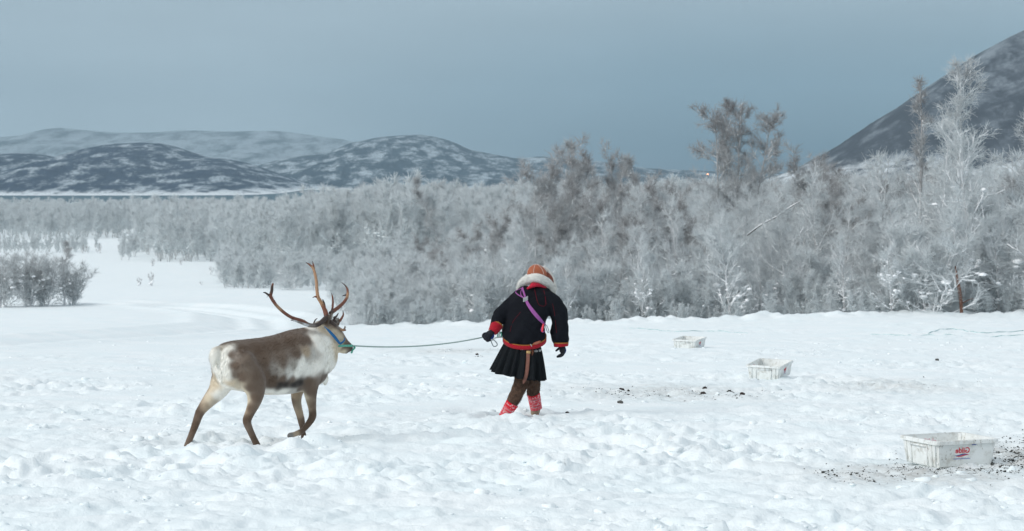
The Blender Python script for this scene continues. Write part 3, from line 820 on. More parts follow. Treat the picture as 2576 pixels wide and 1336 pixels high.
def thin_hair(m, f=.4):
    n, l = m.node_tree.nodes, m.node_tree.links; b = n['Principled BSDF']; src = b.inputs['Base Color'].links[0].from_socket
    tr = n.new('ShaderNodeBsdfTranslucent'); l.new(src, tr.inputs['Color']); mx = n.new('ShaderNodeMixShader'); mx.inputs[0].default_value = f
    l.new(b.outputs[0], mx.inputs[1]); l.new(tr.outputs[0], mx.inputs[2]); l.new(mx.outputs[0], n['Material Output'].inputs['Surface']); return m
def strands(name, P, Nn, flow, L, w, cols, rng, lift=.35, jit=.3):
    """tapered hairs, one thin three-sided spike each"""
    n = len(P)
    d = flow + Nn * lift + rng.normal(size=(n, 3)) * jit; d /= np.linalg.norm(d, axis=1, keepdims=True)
    tip = P + d * L[:, None]
    sd = np.cross(d, Nn); sd /= np.maximum(np.linalg.norm(sd, axis=1, keepdims=True), 1e-6)
    a = P + sd * w[:, None]; b = P - sd * w[:, None] ; c = P + Nn * w[:, None] * .8
    V = np.stack([a, b, c, tip], 1).reshape(-1, 3)
    k = (np.arange(n) * 4)[:, None]
    T = np.concatenate([k + [[0, 1, 3]], k + [[1, 2, 3]], k + [[2, 0, 3]]])
    me = mesh_np(name, V, T, smooth=True); attr_c(me, 'fur_col', np.repeat(cols, 4, 0)); return me
def sample_surface(me, n, rng, weight=None):
    me.calc_loop_triangles(); nt = len(me.loop_triangles)
    ti = np.empty(nt * 3, dtype=np.int32); me.loop_triangles.foreach_get('vertices', ti); ti = ti.reshape(-1, 3)
    V, Nn = verts(me), norms(me)
    ar = np.linalg.norm(np.cross(V[ti[:, 1]] - V[ti[:, 0]], V[ti[:, 2]] - V[ti[:, 0]]), axis=1)
    if weight is not None: ar = ar * weight[ti].mean(1)
    f = rng.choice(nt, n, p=ar / ar.sum()); r1, r2 = rng.random(n), rng.random(n); q = np.sqrt(r1)
    w = np.stack([1 - q, q * (1 - r2), q * r2], 1)
    P = (V[ti[f]] * w[:, :, None]).sum(1); NN = (Nn[ti[f]] * w[:, :, None]).sum(1); NN /= np.linalg.norm(NN, axis=1, keepdims=True)
    return P, NN, ti[f], w

# ------------------------------------------------------------------ the reindeer
TH = math.radians(40); D0 = 21.3
CX, SX = math.cos(TH), math.sin(TH)
X0 = (650 * .39752 - 512) / F * D0
FW = np.array([CX, SX, 0]); RT = np.array([SX, -CX, 0])
ORG = np.array([X0, D0, 0.])
def rp(zx, zy, r=0.0, k=None):
    """point on the animal: picture position on the 1243-px close-up, r = metres to its right"""
    px = (680 + zx / 1.5538) / 4; py = (1000 + zy / 1.5535) / 4
    p_ = (px - 512) / F
    # X0 + f*CX + r*SX = p_*(D0 + f*SX - r*CX)   (small pitch correction left to img)
    for _ in range(2):
        f = (p_ * (D0 - r * CX) - X0 - r * SX) / (CX - p_ * SX)
        dep = D0 + f * SX - r * CX
        v = img(px, py, dep); p_ = v.x / dep
    return np.array(v[:])
def reindeer():
    A = Acc()
    # trunk: x of the midline, top, bottom, half width
    rows_ = [(296, 640, 770, .085), (312, 598, 830, .15), (345, 575, 862, .178), (400, 562, 872, .193), (480, 554, 885, .205), (570, 545, 898, .222), (660, 527, 902, .228), (740, 500, 895, .215), (800, 486, 885, .195), (850, 482, 868, .178), (900, 505, 850, .155), (940, 545, 830, .12), (962, 600, 790, .07)]
    rings = []
    for zx, t, b, w in rows_:
        T, B = rp(zx, t), rp(zx, b); c = (T + B) / 2
        rings.append((c, (T - B) / 2, RT * w))
    A.add(loft(rings, True, 28))
    # haunches and shoulders as inner masses
    def blob(c, ax, n=16):
        rr = []
        for a in np.linspace(-1.45, 1.45, 9): rr.append((c + ax[0] * math.sin(a), ax[1] * math.cos(a), ax[2] * math.cos(a)))
        A.add(loft(rr, True, n))
    up = np.array([0, 0, 1.])
    # right hind leg (near side): thigh, hock, cannon
    def leg(pts, n=14): A.add(tube([p for p, _ in pts], [r for _, r in pts], n, 4))
    leg([(rp(430, 690, .10), .135), (rp(505, 800, .135), .125), (rp(530, 880, .135), .088), (rp(522, 950, .13), .060), (rp(497, 1010, .125), .045), (rp(478, 1062, .12), .040), (rp(493, 1110, .12), .034), (rp(518, 1165, .12), .031), (rp(545, 1222, .12), .033), (rp(560, 1262, .12), .035)])
    leg([(rp(480, 1058, .12), .036), (rp(468, 1068, .12), .022)])
    # left hind leg (far side) stretched back
    leg([(rp(372, 720, -.10), .120), (rp(335, 800, -.12), .112), (rp(300, 870, -.125), .088), (rp(252, 925, -.13), .066), (rp(210, 975, -.13), .050), (rp(182, 1018, -.13), .041), (rp(160, 1080, -.13), .036), (rp(135, 1145, -.13), .031), (rp(108, 1215, -.13), .031), (rp(98, 1262, -.13), .036)])
    leg([(rp(180, 1005, -.13), .036), (rp(166, 1003, -.13), .022)])
    # left fore leg (far side), planted
    leg([(rp(872, 700, -.10), .11), (rp(828, 800, -.11), .085), (rp(790, 880, -.11), .058), (rp(788, 950, -.11), .044), (rp(806, 1020, -.11), .036), (rp(818, 1070, -.11), .034), (rp(826, 1120, -.11), .026), (rp(832, 1170, -.11), .027), (rp(838, 1215, -.11), .032)])
    # right fore leg (near side), wrist flexed
    leg([(rp(900, 660, .09), .12), (rp(880, 770, .115), .100), (rp(872, 850, .12), .074), (rp(876, 920, .12), .052), (rp(884, 985, .12), .038), (rp(886, 1035, .12), .036), (rp(862, 1078, .12), .031), (rp(828, 1118, .12), .026), (rp(800, 1140, .12), .027)])
    leg([(rp(812, 1128, .12), .026), (rp(775, 1145, .12), .025), (rp(748, 1152, .12), .028), (rp(733, 1158, .12), .018)])
    # neck and mane
    A.add(tube([rp(850, 640), rp(915, 610), rp(962, 575), rp(995, 545)], [.20, .175, .130, .092], 20, 4, flat=1.18, flat_axis=up))
    A.add(tube([rp(905, 700), rp(950, 690), rp(985, 660), rp(1010, 615)], [.13, .115, .09, .055], 16, 4, flat=1.1, flat_axis=up))
    A.add(tube([rp(900, 520), rp(935, 485), rp(970, 470)], [.08, .07, .058], 14, 3))
    # brisket tuft
    A.add(tube([rp(935, 790), rp(962, 800), rp(965, 835)], [.06, .04, .02], 12, 3))
    # head
    hr = [(950, 485, .055), (985, 478, .072), (1015, 510, .080), (1045, 552, .076), (1075, 582, .062), (1100, 600, .052), (1118, 610, .043), (1126, 614, .028)]
    A.add(tube([rp(x, y, .015) for x, y, r in hr], [r * .92 for *_, r in hr], 18, 4))
    A.add(tube([rp(1010, 560, .015), rp(1045, 600, .015), rp(1080, 622, .015), rp(1098, 630, .015)], [.055, .048, .034, .026], 14, 3))
    # tail
    A.add(tube([rp(300, 618), rp(278, 640), rp(268, 690), rp(272, 730)], [.035, .045, .034, .012], 12, 3))
    body = fuse(A.mesh('reindeer_body'), .011, 7, .55, 'body')
    V = verts(body)
    # colour patches of the winter coat (soft nearest-patch blend, both sides alike)
    DB, MB, GB, WH, CR, BK, TN = (.100, .066, .045), (.138, .096, .070), (.160, .117, .088), (.88, .85, .78), (.66, .56, .42), (.014, .010, .008), (.40, .31, .22)
    CP = [  # zx, zy, r, colour
        (345, 600, 0, DB), (400, 580, 0, DB), (500, 565, 0, DB), (600, 550, 0, DB), (700, 520, 0, DB), (780, 492, 0, DB), (820, 500, 0, DB), (840, 510, .05, DB), (850, 560, .12, MB),
        (375, 650, .14, MB), (450, 620, .14, DB), (550, 610, .15, DB), (650, 590, .15, DB), (750, 560, .15, DB), (820, 560, .14, MB),
        (400, 720, .17, MB), (480, 700, .19, GB), (580, 690, .2, MB), (690, 670, .2, GB), (780, 650, .19, MB), (840, 640, .17, TN),
        (440, 790, .18, MB), (520, 780, .2, MB), (600, 780, .2, MB), (400, 780, .17, GB), (410, 840, .16, CR),
        (700, 720, .21, GB), (760, 720, .21, (.32, .29, .25)), (820, 700, .19, WH), (800, 740, .2, WH), (850, 720, .18, WH), (740, 760, .2, (.7, .68, .63)), (690, 750, .21, (.42, .38, .33)), (650, 745, .21, (.26, .23, .20)), (720, 750, .2, (.50, .48, .44)), (780, 770, .2, WH), (860, 760, .17, WH), (840, 690, .17, (.42, .39, .35)),
        (640, 800, .2, DB), (700, 800, .2, MB), (760, 800, .19, MB), (650, 850, .2, DB), (690, 845, .2, BK), (730, 842, .2, BK), (780, 835, .19, BK), (815, 830, .17, BK), (800, 878, .12, DB),
        (610, 890, .1, WH), (700, 885, .1, WH), (770, 872, .1, (.5, .48, .44)), (650, 905, .0, WH), (720, 900, 0, WH), (580, 905, .02, CR), (690, 880, -.1, WH),
        # rump
        (262, 660, 0, WH), (300, 640, 0, WH), (300, 700, .04, WH), (330, 650, .07, WH), (335, 720, .10, WH), (330, 790, .10, WH), (350, 830, .11, CR), (300, 780, 0, WH), (280, 740, -.06, WH), (268, 790, -.1, CR), (330, 860, .03, WH), (390, 880, .06, WH), (420, 870, .1, CR), (380, 850, .12, CR),
        (248, 740, -.17, TN), (275, 820, -.1, CR), (260, 700, -.1, WH), (345, 680, .11, WH), (350, 620, .08, WH), (345, 760, .12, WH), (360, 800, .13, WH), (405, 900, .09, WH), (440, 905, .08, WH), (320, 600, .03, (.4, .36, .3)),
        # near hind leg
        (500, 860, .2, MB), (560, 850, .2, MB), (560, 900, .18, MB), (530, 920, .2, MB), (460, 890, .12, CR), (470, 940, .1, CR), (500, 980, .15, MB), (480, 1000, .1, TN), (500, 1040, .14, DB), (455, 1065, .12, DB), (480, 1100, .13, GB), (510, 1120, .13, MB), (530, 1180, .13, DB), (560, 1225, .12, DB), (550, 1262, .12, BK),
        # far hind leg
        (270, 850, -.08, CR), (225, 870, -.17, TN), (290, 900, -.07, WH), (340, 890, -.06, WH), (250, 930, -.08, CR), (270, 950, -.07, (.5, .43, .34)), (205, 950, -.16, TN), (230, 985, -.09, TN), (180, 985, -.15, DB), (165, 1000, -.15, DB), (190, 1040, -.11, MB), (150, 1100, -.12, DB), (130, 1160, -.12, MB), (110, 1210, -.12, GB), (100, 1250, -.12, BK),
        # fore legs
        (870, 810, .18, MB), (930, 800, .15, MB), (960, 780, .1, DB), (940, 840, .12, DB), (850, 830, .18, MB), (880, 880, .16, MB), (905, 880, .16, DB), (850, 900, .1, CR), (868, 960, .11, TN), (890, 960, .15, MB), (893, 1030, .15, DB), (870, 1080, .13, DB), (820, 1125, .13, DB), (780, 1148, .12, TN), (740, 1158, .12, (.2, .19, .18)),
        (780, 900, -.08, TN), (770, 940, -.12, MB), (800, 960, -.08, (.34, .28, .21)), (815, 1010, -.08, TN), (790, 1010, -.14, MB), (820, 1060, -.1, MB), (830, 1120, -.11, DB), (835, 1200, -.11, (.03, .028, .03)),
        # neck and mane
        (880, 490, .05, WH), (900, 540, .14, WH), (930, 600, .16, WH), (900, 650, .17, (.5, .48, .44)), (940, 670, .14, WH), (980, 640, .1, WH), (990, 700, .07, WH), (960, 740, .1, WH), (900, 720, .17, WH), (1000, 680, .0, WH), (970, 560, .12, WH), (1000, 740, 0, WH), (965, 840, .04, WH), (1000, 620, .08, CR),
        (920, 450, .03, (.36, .33, .29)), (885, 520, .1, (.44, .41, .37)),
        # head
        (965, 455, .04, MB), (990, 450, .06, MB), (1010, 470, .05, MB), (940, 470, .06, CR), (980, 500, .09, CR), (1015, 520, .09, CR), (1050, 560, .08, CR), (1040, 510, .03, MB), (1070, 540, .02, MB), (1095, 570, .03, MB), (1085, 600, .06, MB), (1118, 590, .03, DB), (1125, 620, .02, BK), (1110, 640, .02, (.09, .075, .07)), (1080, 640, .04, CR), (1050, 650, .03, CR), (1025, 640, .06, CR), (1060, 600, .08, CR), (1030, 590, .09, CR),
    ]
    CPp, CPc = [], []
    for zx, zy, r, c in CP:
        p = rp(zx, zy, r); CPp.append(p); CPc.append(c)
        # mirrored on the other flank for trunk / neck / head
        if zy < 860 and abs(r) > .03 and zx > 370:
            CPp.append(p - 2 * r * RT); CPc.append(c)
    CPp, CPc = np.array(CPp), np.array(CPc)
    rng = np.random.default_rng(3)
    def colour(P):
        Pw = P + np.stack([.005 * np.sin(P[:, 2] * 47 + P[:, 0] * 31), .004 * np.sin(P[:, 0] * 37), .006 * np.sin(P[:, 0] * 53 + P[:, 1] * 41 + 2 * np.sin(P[:, 2] * 23))], 1)
        d2 = ((Pw[:, None, :] - CPp[None]) ** 2).sum(2) + 1e-5
        w = 1 / (d2 + 1.1e-3) ** 2.7; w /= w.sum(1, keepdims=True)
        return w @ CPc
    cols = np.concatenate([colour(V[i:i + 4000]) for i in range(0, len(V), 4000)])
    attr_c(body, 'fur_col', cols)
    M['fur'] = col_mat('reindeer_coat', .85, .12, .16, 30, .35, (1, 1, .35), .25)
    M['hair'] = col_mat('coat_hair', .8, .15, .15, 55, 0)
    foot = ORG + np.array([0, 0, gb(X0, D0)])
    root = empty('reindeer', tuple(foot))
    tag(root, 'brown and white reindeer with antlers, walking on a halter through churned snow', 'reindeer')
    link('body', body, M['fur'], root)
    # coat hair
    n = 24000
    leglen = np.interp(V[:, 2] - foot[2], [.0, .45, .6], [.25, .35, 1])
    P, NN, tri, w = sample_surface(body, n, rng, leglen)
    c = (cols[tri] * w[:, :, None]).sum(1) * (.86 + .28 * rng.random((n, 1)))
    hz = P[:, 2] - foot[2]
    fwd = (P - ORG) @ FW
    L = np.interp(hz, [0, .45, .62], [.006, .010, .018]) * (.6 + .8 * rng.random(n))
    mane = np.clip((fwd - .42) / .2, 0, 1) * np.clip(1 - np.abs(hz - .85) / .25, 0, 1)
    L *= 1 + 1.0 * mane * (c[:, 0] > .3) + .8 * ((c[:, 0] > .35) & (fwd < -.3) & (hz > .5))
    head = fwd > .80
    L = np.where(head, .008, L)
    flow = -FW[None] * .9 + np.array([[0, 0, -.75]]); flow = flow - NN * np.sum(flow * NN, 1, keepdims=True)
    flow = flow / np.maximum(np.linalg.norm(flow, axis=1, keepdims=True), .2)
    fo = link('fur', strands('fur', P, NN, flow, L, np.full(n, .0010), np.minimum(c * 1.15, .97), rng, .16, .16), M['hair'], root)
    fo['kind'] = 'stuff'
    # ears
    for s, (b, t) in ((1, (rp(985, 462, .055), rp(1012, 392, .075))), (-1, (rp(1015, 475, -.05), rp(1045, 425, -.075)))):
        b, t = np.array(b), np.array(t); ax = t - b; Ln = np.linalg.norm(ax); ax /= Ln
        wv = nrm(np.cross(ax, RT * s + FW * .3)); dv = np.cross(ax, wv)
        rr = []
        for q, wd in ((0, .020), (.2, .031), (.45, .036), (.7, .027), (.9, .013), (1, .003)): rr.append((b + ax * Ln * q + dv * .012 * math.sin(q * 3), wv * wd, dv * (.010 * (1 - q) + .003)))
        e = Acc(); e.add(loft(rr, True, 14)); em = e.mesh('ear')
        Ve = verts(em); kk = np.clip(((Ve - b) @ wv) / .03 * .5 + .5, 0, 1)[:, None]
        attr_c(em, 'fur_col', np.array(MB) * (1 - kk) + np.array((.5, .48, .44)) * kk); link('ear', em, M['hair'], root)
        Pe, Ne, te, we = sample_surface(em, 900, rng)
        ce = np.where(((Pe - b) @ wv)[:, None] > .005, np.array([[.55, .53, .49]]), np.array([MB]))
        link('ear_hair', strands('ear_hair', Pe, Ne, np.repeat(ax[None], 900, 0), np.full(900, .012), np.full(900, .001), ce, rng, .4), M['hair'], root)['kind'] = 'stuff'
    eye = Acc(); p = rp(1052, 545, .07); R = .013
    eye.add(loft([(p + np.array([0, 0, R * math.sin(a)]), np.array([R * math.cos(a), 0, 0]), np.array([0, R * math.cos(a), 0])) for a in np.linspace(-1.5, 1.5, 7)], True, 10))
    link('eye', eye.mesh('eye'), simple('eye_black', (.01, .008, .007), .15, var=0, spec=.6), root)
    # antlers
    def z2(x, y, r=0.0):       # 1336-px close-up of the head -> the 1243-px one
        ox, oy = 1020 + x / 3.181, 1020 + y / 3.181
        return rp((ox - 680) * 1.5538, (oy - 1000) * 1.5535, r)
    m, nn, ll, b_ = new_mat('antler', .55, .3)
    at = nn.new('ShaderNodeAttribute'); at.attribute_name = 'fur_col'
    t_ = nn.new('ShaderNodeTexCoord'); zt = nn.new('ShaderNodeTexNoise'); zt.inputs['Scale'].default_value = 45; zt.inputs['Detail'].default_value = 5
    ll.new(t_.outputs['Object'], zt.inputs[0])
    sc_f = math_n(nn, ll, 'MULTIPLY_ADD', zt.outputs[0], .9, .55); vs_ = nn.new('ShaderNodeVectorMath'); vs_.operation = 'SCALE'
    ll.new(at.outputs['Color'], vs_.inputs[0]); ll.new(sc_f, vs_.inputs['Scale']); ll.new(vs_.outputs[0], b_.inputs['Base Color'])
    bp = nn.new('ShaderNodeBump'); bp.inputs['Strength'].default_value = .6; bp.inputs['Distance'].default_value = .004; ll.new(zt.outputs[0], bp.inputs['Height']); ll.new(bp.outputs[0], b_.inputs['Normal'])
    M['antler'] = m
    RD, LT, DK, GR = (.17, .060, .036), (.37, .215, .125), (.055, .038, .032), (.20, .17, .15)
    def branch(acc, cl, pts, rr, cs, rs):
        P = [z2(x, y, r) for (x, y), r in zip(pts, rs)]
        v, q, t = tube(P, rr, 9, 5); acc.add((v, q, t))
        Pa = np.array(P); cs = np.array(cs)
        d2 = ((v[:, None] - Pa[None]) ** 2).sum(2) + 1e-6; w = 1 / d2 ** 2; w /= w.sum(1, keepdims=True); cl.append(w @ cs)
    rl = lambda a, b, n: list(np.linspace(a, b, n))
    # right (near) antler: low beam swept back, brow tines forward
    a1, c1 = Acc(), []
    branch(a1, c1, [(905, 800), (800, 885), (700, 893), (600, 838), (480, 800), (380, 740), (285, 655), (228, 580), (192, 515)], [.022, .020, .019, .016, .0150, .0145, .0145, .0145, .016], [DK, DK, GR, RD, RD, RD, LT, RD, RD], rl(.05, .34, 9))
    branch(a1, c1, [(195, 520), (212, 460), (217, 410), (228, 365)], [.015, .014, .012, .008], [RD, DK, DK, RD], rl(.34, .36, 4))
    branch(a1, c1, [(192, 520), (158, 498), (130, 480), (104, 477)], [.013, .009, .007, .003], [RD, DK, DK, DK], rl(.34, .38, 4))
    branch(a1, c1, [(700, 905), (640, 885), (560, 855), (500, 835), (458, 828)], [.013, .012, .009, .006, .004], [GR, (.5, .5, .5), GR, (.5, .5, .5), DK], rl(.16, .30, 5))
    branch(a1, c1, [(740, 885), (765, 830), (792, 806)], [.008, .006, .003], [GR, DK, DK], rl(.10, .12, 3))
    # brow tines on the right antler
    branch(a1, c1, [(960, 850), (1010, 890), (1060, 925), (1110, 955), (1152, 955)], [.020, .017, .013, .012, .007], [DK, DK, GR, LT, RD], rl(.06, .10, 5))
    branch(a1, c1, [(1125, 955), (1142, 930), (1146, 905)], [.009, .008, .004], [LT, GR, DK], rl(.09, .11, 3))
    # left (far) antler: tall upright beam, curved forward branch, spike
    a2, c2 = Acc(), []
    branch(a2, c2, [(915, 800), (903, 745), (880, 680), (842, 605), (803, 535), (788, 440), (781, 335), (765, 245), (738, 165), (690, 120), (648, 95)], [.024, .023, .0195, .017, .0165, .0145, .0135, .013, .0115, .008, .003], [DK, RD, RD, LT, LT, LT, LT, LT, LT, RD, DK], rl(-.02, -.22, 11))
    branch(a2, c2, [(752, 190), (742, 130), (733, 80)], [.010, .008, .003], [LT, RD, DK], rl(-.20, -.22, 3))
    branch(a2, c2, [(800, 535), (765, 530), (735, 541)], [.013, .007, .003], [LT, RD, DK], rl(-.11, -.10, 3))
    branch(a2, c2, [(885, 660), (877, 610), (862, 568)], [.012, .009, .005], [RD, DK, DK], rl(-.08, -.1, 3))
    branch(a2, c2, [(960, 740), (1010, 705), (1080, 652), (1140, 590), (1176, 520), (1176, 440), (1145, 385), (1102, 350)], [.019, .018, .0165, .0145, .013, .010, .006, .0025], [DK, RD, RD, RD, LT, RD, DK, DK], rl(-.05, -.26, 8))
    branch(a2, c2, [(1165, 505), (1140, 512), (1118, 520)], [.008, .005, .004], [RD, DK, DK], rl(-.2, -.2, 3))
    branch(a2, c2, [(980, 710), (988, 660), (992, 590), (985, 530), (975, 485)], [.012, .010, .009, .007, .0025], [DK, RD, RD, RD, DK], rl(-.07, -.12, 5))
    branch(a2, c2, [(1000, 830), (1050, 860), (1085, 830), (1122, 765), (1119, 708)], [.016, .012, .012, .008, .003], [DK, GR, RD, RD, DK], rl(-.03, -.12, 5))
    branch(a2, c2, [(1010, 800), (1040, 775), (1060, 740)], [.014, .008, .004], [DK, DK, DK], rl(-.03, -.05, 3))
    for acc, cl in ((a1, c1), (a2, c2)):
        me = acc.mesh('antler'); attr_c(me, 'fur_col', np.concatenate(cl)); ao = link('antler', me, m, root)
        # shreds of velvet still hanging on
        Pv, Nv, tv, wv_ = sample_surface(me, 90, rng)
        k = np.array([np.clip(rng.random() * 1.3, .2, 1) for _ in range(90)])
        link('velvet_shred', strands('velvet_shred', Pv, Nv, np.repeat([[0, 0, -1.]], 90, 0), .022 * k, np.full(90, .0022), np.repeat([[.05, .035, .03]], 90, 0), rng, .5, .6), M['hair'], ao)['kind'] = 'stuff'
    # antler pedicles / fur on the poll is part of the body; blue halter
    blue = simple('blue_webbing', (.006, .12, .30), .6, var=.2, scale=120)
    def strap(name, pts, width, thick, mat, parent, side=None, sub=5):
        P, _ = smooth_path(np.array(pts), np.ones(len(pts)), sub)
        T = np.gradient(P, axis=0); T /= np.linalg.norm(T, axis=1, keepdims=True)
        w_ = np.interp(np.linspace(0, 1, len(P)), np.linspace(0, 1, len(width)), width) if hasattr(width, '__len__') else np.full(len(P), width)
        rr = []
        for i in range(len(P)):
            s_ = np.asarray(side if side is not None else (0, 1, 0), float); s_ = s_ - T[i] * np.dot(s_, T[i]); s_ /= np.linalg.norm(s_)
            wd = np.cross(T[i], s_); rr.append((P[i], wd * w_[i] / 2, s_ * thick / 2))
        a = Acc(); v, q, t = loft(rr, True, 8); a.add((v, q, t)); return link(name, a.mesh(name), mat, parent)
    def z8(x, y, r=0.0):      # 1336-px close-up of 200 px
        ox, oy = 1240 + x / 6.68, 1240 + y / 6.68
        return rp((ox - 680) * 1.5538, (oy - 1000) * 1.5535, r)
    OUT = nrm(RT - .5 * FW)
    hal = empty('halter', tuple(rp(1060, 590, .08))); hal.parent = root; hal.matrix_parent_inverse = Matrix.Translation(root.location).inverted()
    strap('neck_strap', [z8(380, 440, .125), z8(450, 505, .150), z8(540, 590, .155), z8(640, 700, .15), z8(730, 810, .135), z8(800, 900, .12)], [.006, .012, .026, .030, .026, .024], .004, blue, hal, RT)
    strap('nose_strap', [z8(805, 905, .12), z8(870, 860, .115), z8(925, 800, .105), z8(915, 745, .09)], [.022, .018, .014, .01], .004, blue, hal, RT)
    lead = simple('green_rope', (.10, .36, .27), .7, var=.45, scale=90, bump=.5)
    a = Acc(); a.add(tube([z8(770, 965, .115), z8(860, 955, .12), z8(1000, 955, .115), z8(1130, 955, .10)], [.010, .0105, .0105, .011], 8, 3)); link('noseband_rope', a.mesh('noseband_rope'), lead, hal)
    a = Acc(); a.add(tube([z8(1180, 975, .09), z8(1190, 1020, .09), z8(1140, 1070, .09), z8(1110, 1140, .09)], [.011, .009, .008, .010], 8, 3)); link('rope_end', a.mesh('rope_end'), lead, hal)
    return root, z8(1150, 955, .10), foot
REIN, ROPE_A, RFOOT = reindeer()

# ------------------------------------------------------------------ the person
from mathutils.bvhtree import BVHTree
DP = 25.5
def q3(x, y, dy=0.0): return np.array(img((1860 + x / 2.569) / 4, (1020 + y / 2.5692) / 4, DP + dy)[:])
def q4(x, y, dy=0.0): return np.array(img((1860 + x / 3.7104) / 4, (1360 + y / 3.7111) / 4, DP + dy)[:])
def bvh(me):
    V = [tuple(v) for v in verts(me)]; return BVHTree.FromPolygons(V, [tuple(p.vertices) for p in me.polygons])
def onsurf(trees, x, y, off=.004, q=q3, fallback=0.0):
    p = Vector(q(x, y)); d = p.normalized(); best = None
    for t in trees:
        h = t.ray_cast(Vector((0, 0, 0)), d, 60)
        if h[0] is not None and (best is None or h[3] < best): best = h[3]
    if best is None: return np.array(q(x, y, fallback))
    return np.array((d * (best - off))[:])
def n3(P, s, seed=0):
    P = np.asarray(P) * s + seed * 7.13
    return (np.sin(P[:, 0] * 1.7 + 2.1 * np.sin(P[:, 2] * 1.3 + seed)) + np.sin(P[:, 2] * 1.9 + 1.7 * np.sin(P[:, 0] * 1.1 + P[:, 1])) + np.sin(P[:, 1] * 2.3 + P[:, 0] * .7 + 1.3 * np.sin(P[:, 2] * .9))) / 3
def ribbon(name, P, width, thick, mat, parent, face=(0, 1, 0), sub=4, n=8):
    P0 = np.asarray(P, float); P, W = smooth_path(P0, np.asarray(width, float) if hasattr(width, '__len__') else np.full(len(P0), width), sub)
    T = np.gradient(P, axis=0); T /= np.linalg.norm(T, axis=1, keepdims=True); rr = []
    for i in range(len(P)):
        s_ = np.asarray(face, float); s_ = s_ - T[i] * np.dot(s_, T[i]); s_ /= np.linalg.norm(s_); wd = np.cross(T[i], s_)
        rr.append((P[i], wd * W[i] / 2, s_ * thick / 2))
    a = Acc(); a.add(loft(rr, True, n)); return link(name, a.mesh(name), mat, parent)
def cloth(name, col, rough=.9, scale=140, var=.35, bump=.4, sheen=.3):
    m = simple(name, col, rough, var=var, scale=scale, bump=bump, bscale=scale * 1.5, spec=.15)
    m.node_tree.nodes['Principled BSDF'].inputs['Sheen Weight'].default_value = sheen
    return m
def person():
    black = cloth('black_wool', (.0055, .0065, .010), sheen=.0); skirtm = cloth('black_felt', (.008, .010, .012), sheen=.0)
    red = cloth('red_felt', (.34, .010, .022), sheen=.1); dred = cloth('dark_red_thread', (.13, .006, .014), sheen=.0); gold = cloth('gold_braid', (.36, .15, .04), sheen=0)
    skin = simple('skin', (.55, .33, .25), .5, var=.05)
    furb = simple('brown_hide', (.078, .044, .029), .85, var=.45, scale=24, bump=.8, bscale=60)
    glove = simple('glove_black', (.010, .012, .018), .75, var=.4, scale=60, bump=.5); gblue = simple('glove_blue', (.012, .035, .17), .7, var=.3, scale=60, bump=.4)
    leather = simple('orange_leather', (.34, .095, .042), .5, var=.18, scale=12, bump=.15)
    steel = simple('steel', (.55, .56, .57), .3, metal=.9, var=.1)
    foot = dpt(1310, 1040); base = Vector((foot.x, DP + .05, gb(foot.x, DP + .05)))
    root = empty('person', tuple(base))
    tag(root, 'person seen from behind in a black red-trimmed tunic and fur-edged leather hat, leading the reindeer', 'person')
    # body under the clothes, one continuous figure with head and face (turned away)
    A = Acc()
    def t_(pts, rr, n=14, **k): A.add(tube(pts, rr, n, 4, **k))
    A.add(loft([(q3(610, 960, .0), (.15, 0, 0), (0, .11, 0)), (q3(612, 860, .01), (.14, 0, 0), (0, .105, 0)), (q3(640, 700, .03), (.15, 0, 0), (0, .105, 0)), (q3(665, 540, .06), (.17, 0, 0), (0, .11, 0)), (q3(680, 440, .10), (.14, 0, 0), (0, .09, 0)), (q3(695, 370, .13), (.09, 0, 0), (0, .07, 0)), (q3(705, 330, .15), (.06, 0, 0), (0, .06, 0))], True, 20))
    t_([q3(700, 360, .14), q3(718, 300, .18), q3(728, 270, .20)], [.055, .052, .055])
    t_([q3(733, 305, .21), q3(736, 250, .22), q3(738, 190, .22), q3(738, 150, .22)], [.055, .082, .088, .065], 18, flat=1.15, flat_axis=(0, 1, 0))     # head
    t_([q3(734, 245, .31), q3(734, 262, .335), q3(734, 275, .325)], [.010, .015, .010])                       # nose
    t_([q3(734, 318, .28), q3(734, 322, .295)], [.028, .02]); t_([q3(722, 300, .305), q3(746, 300, .305)], [.007, .007])   # chin, mouth
    for s in (-1, 1):
        t_([q3(734 + s * 30, 228, .30), q3(734 + s * 38, 228, .30)], [.011, .010]); t_([q3(736 + s * 84, 235, .22), q3(736 + s * 88, 260, .22)], [.014, .011])
    t_([q3(560, 450, .09), q3(500, 510, .07), q3(400, 620, .02), q3(310, 720, -.05), q3(262, 790, -.08)], [.05, .045, .04, .036, .03])
    t_([q3(800, 440, .09), q3(885, 500, .08), q3(960, 620, .04), q3(985, 790, .02), q3(998, 930, .02)], [.05, .05, .045, .036, .028])
    t_([q3(560, 970, -.01), q4(850, 560, -.05), q4(770, 760, -.12), q4(650, 1000, -.18), q4(570, 1130, -.18), q4(540, 1180, -.14)], [.085, .058, .042, .036, .034, .034])
    t_([q3(660, 970, .02), q4(1010, 560, .07), q4(1015, 760, .12), q4(1040, 930, .16), q4(1055, 1060, .18), q4(1050, 1110, .2)], [.085, .058, .042, .036, .034, .034])
    link('body', fuse(A.mesh('body'), .011, 5, name='body'), skin, root)
    # tunic with wide sleeves
    A = Acc()
    R_ = [(862, 612, 203, .165, .00), (828, 607, 218, .19, -.005), (780, 606, 221, .195, .0), (680, 622, 218, .185, .02), (580, 645, 226, .18, .04), (490, 662, 240, .17, .07), (430, 672, 222, .155, .10), (385, 695, 188, .135, .125), (350, 705, 150, .11, .15), (322, 712, 100, .085, .17)]
    tilt = np.interp([r[0] for r in R_], [400, 862], [0, 1])
    A.add(loft([(q3(cx, y, dy), np.array([w / 970., 0, 0]), np.array([0, d, k * .085])) for (y, cx, w, d, dy), k in zip(R_, tilt)], True, 32))
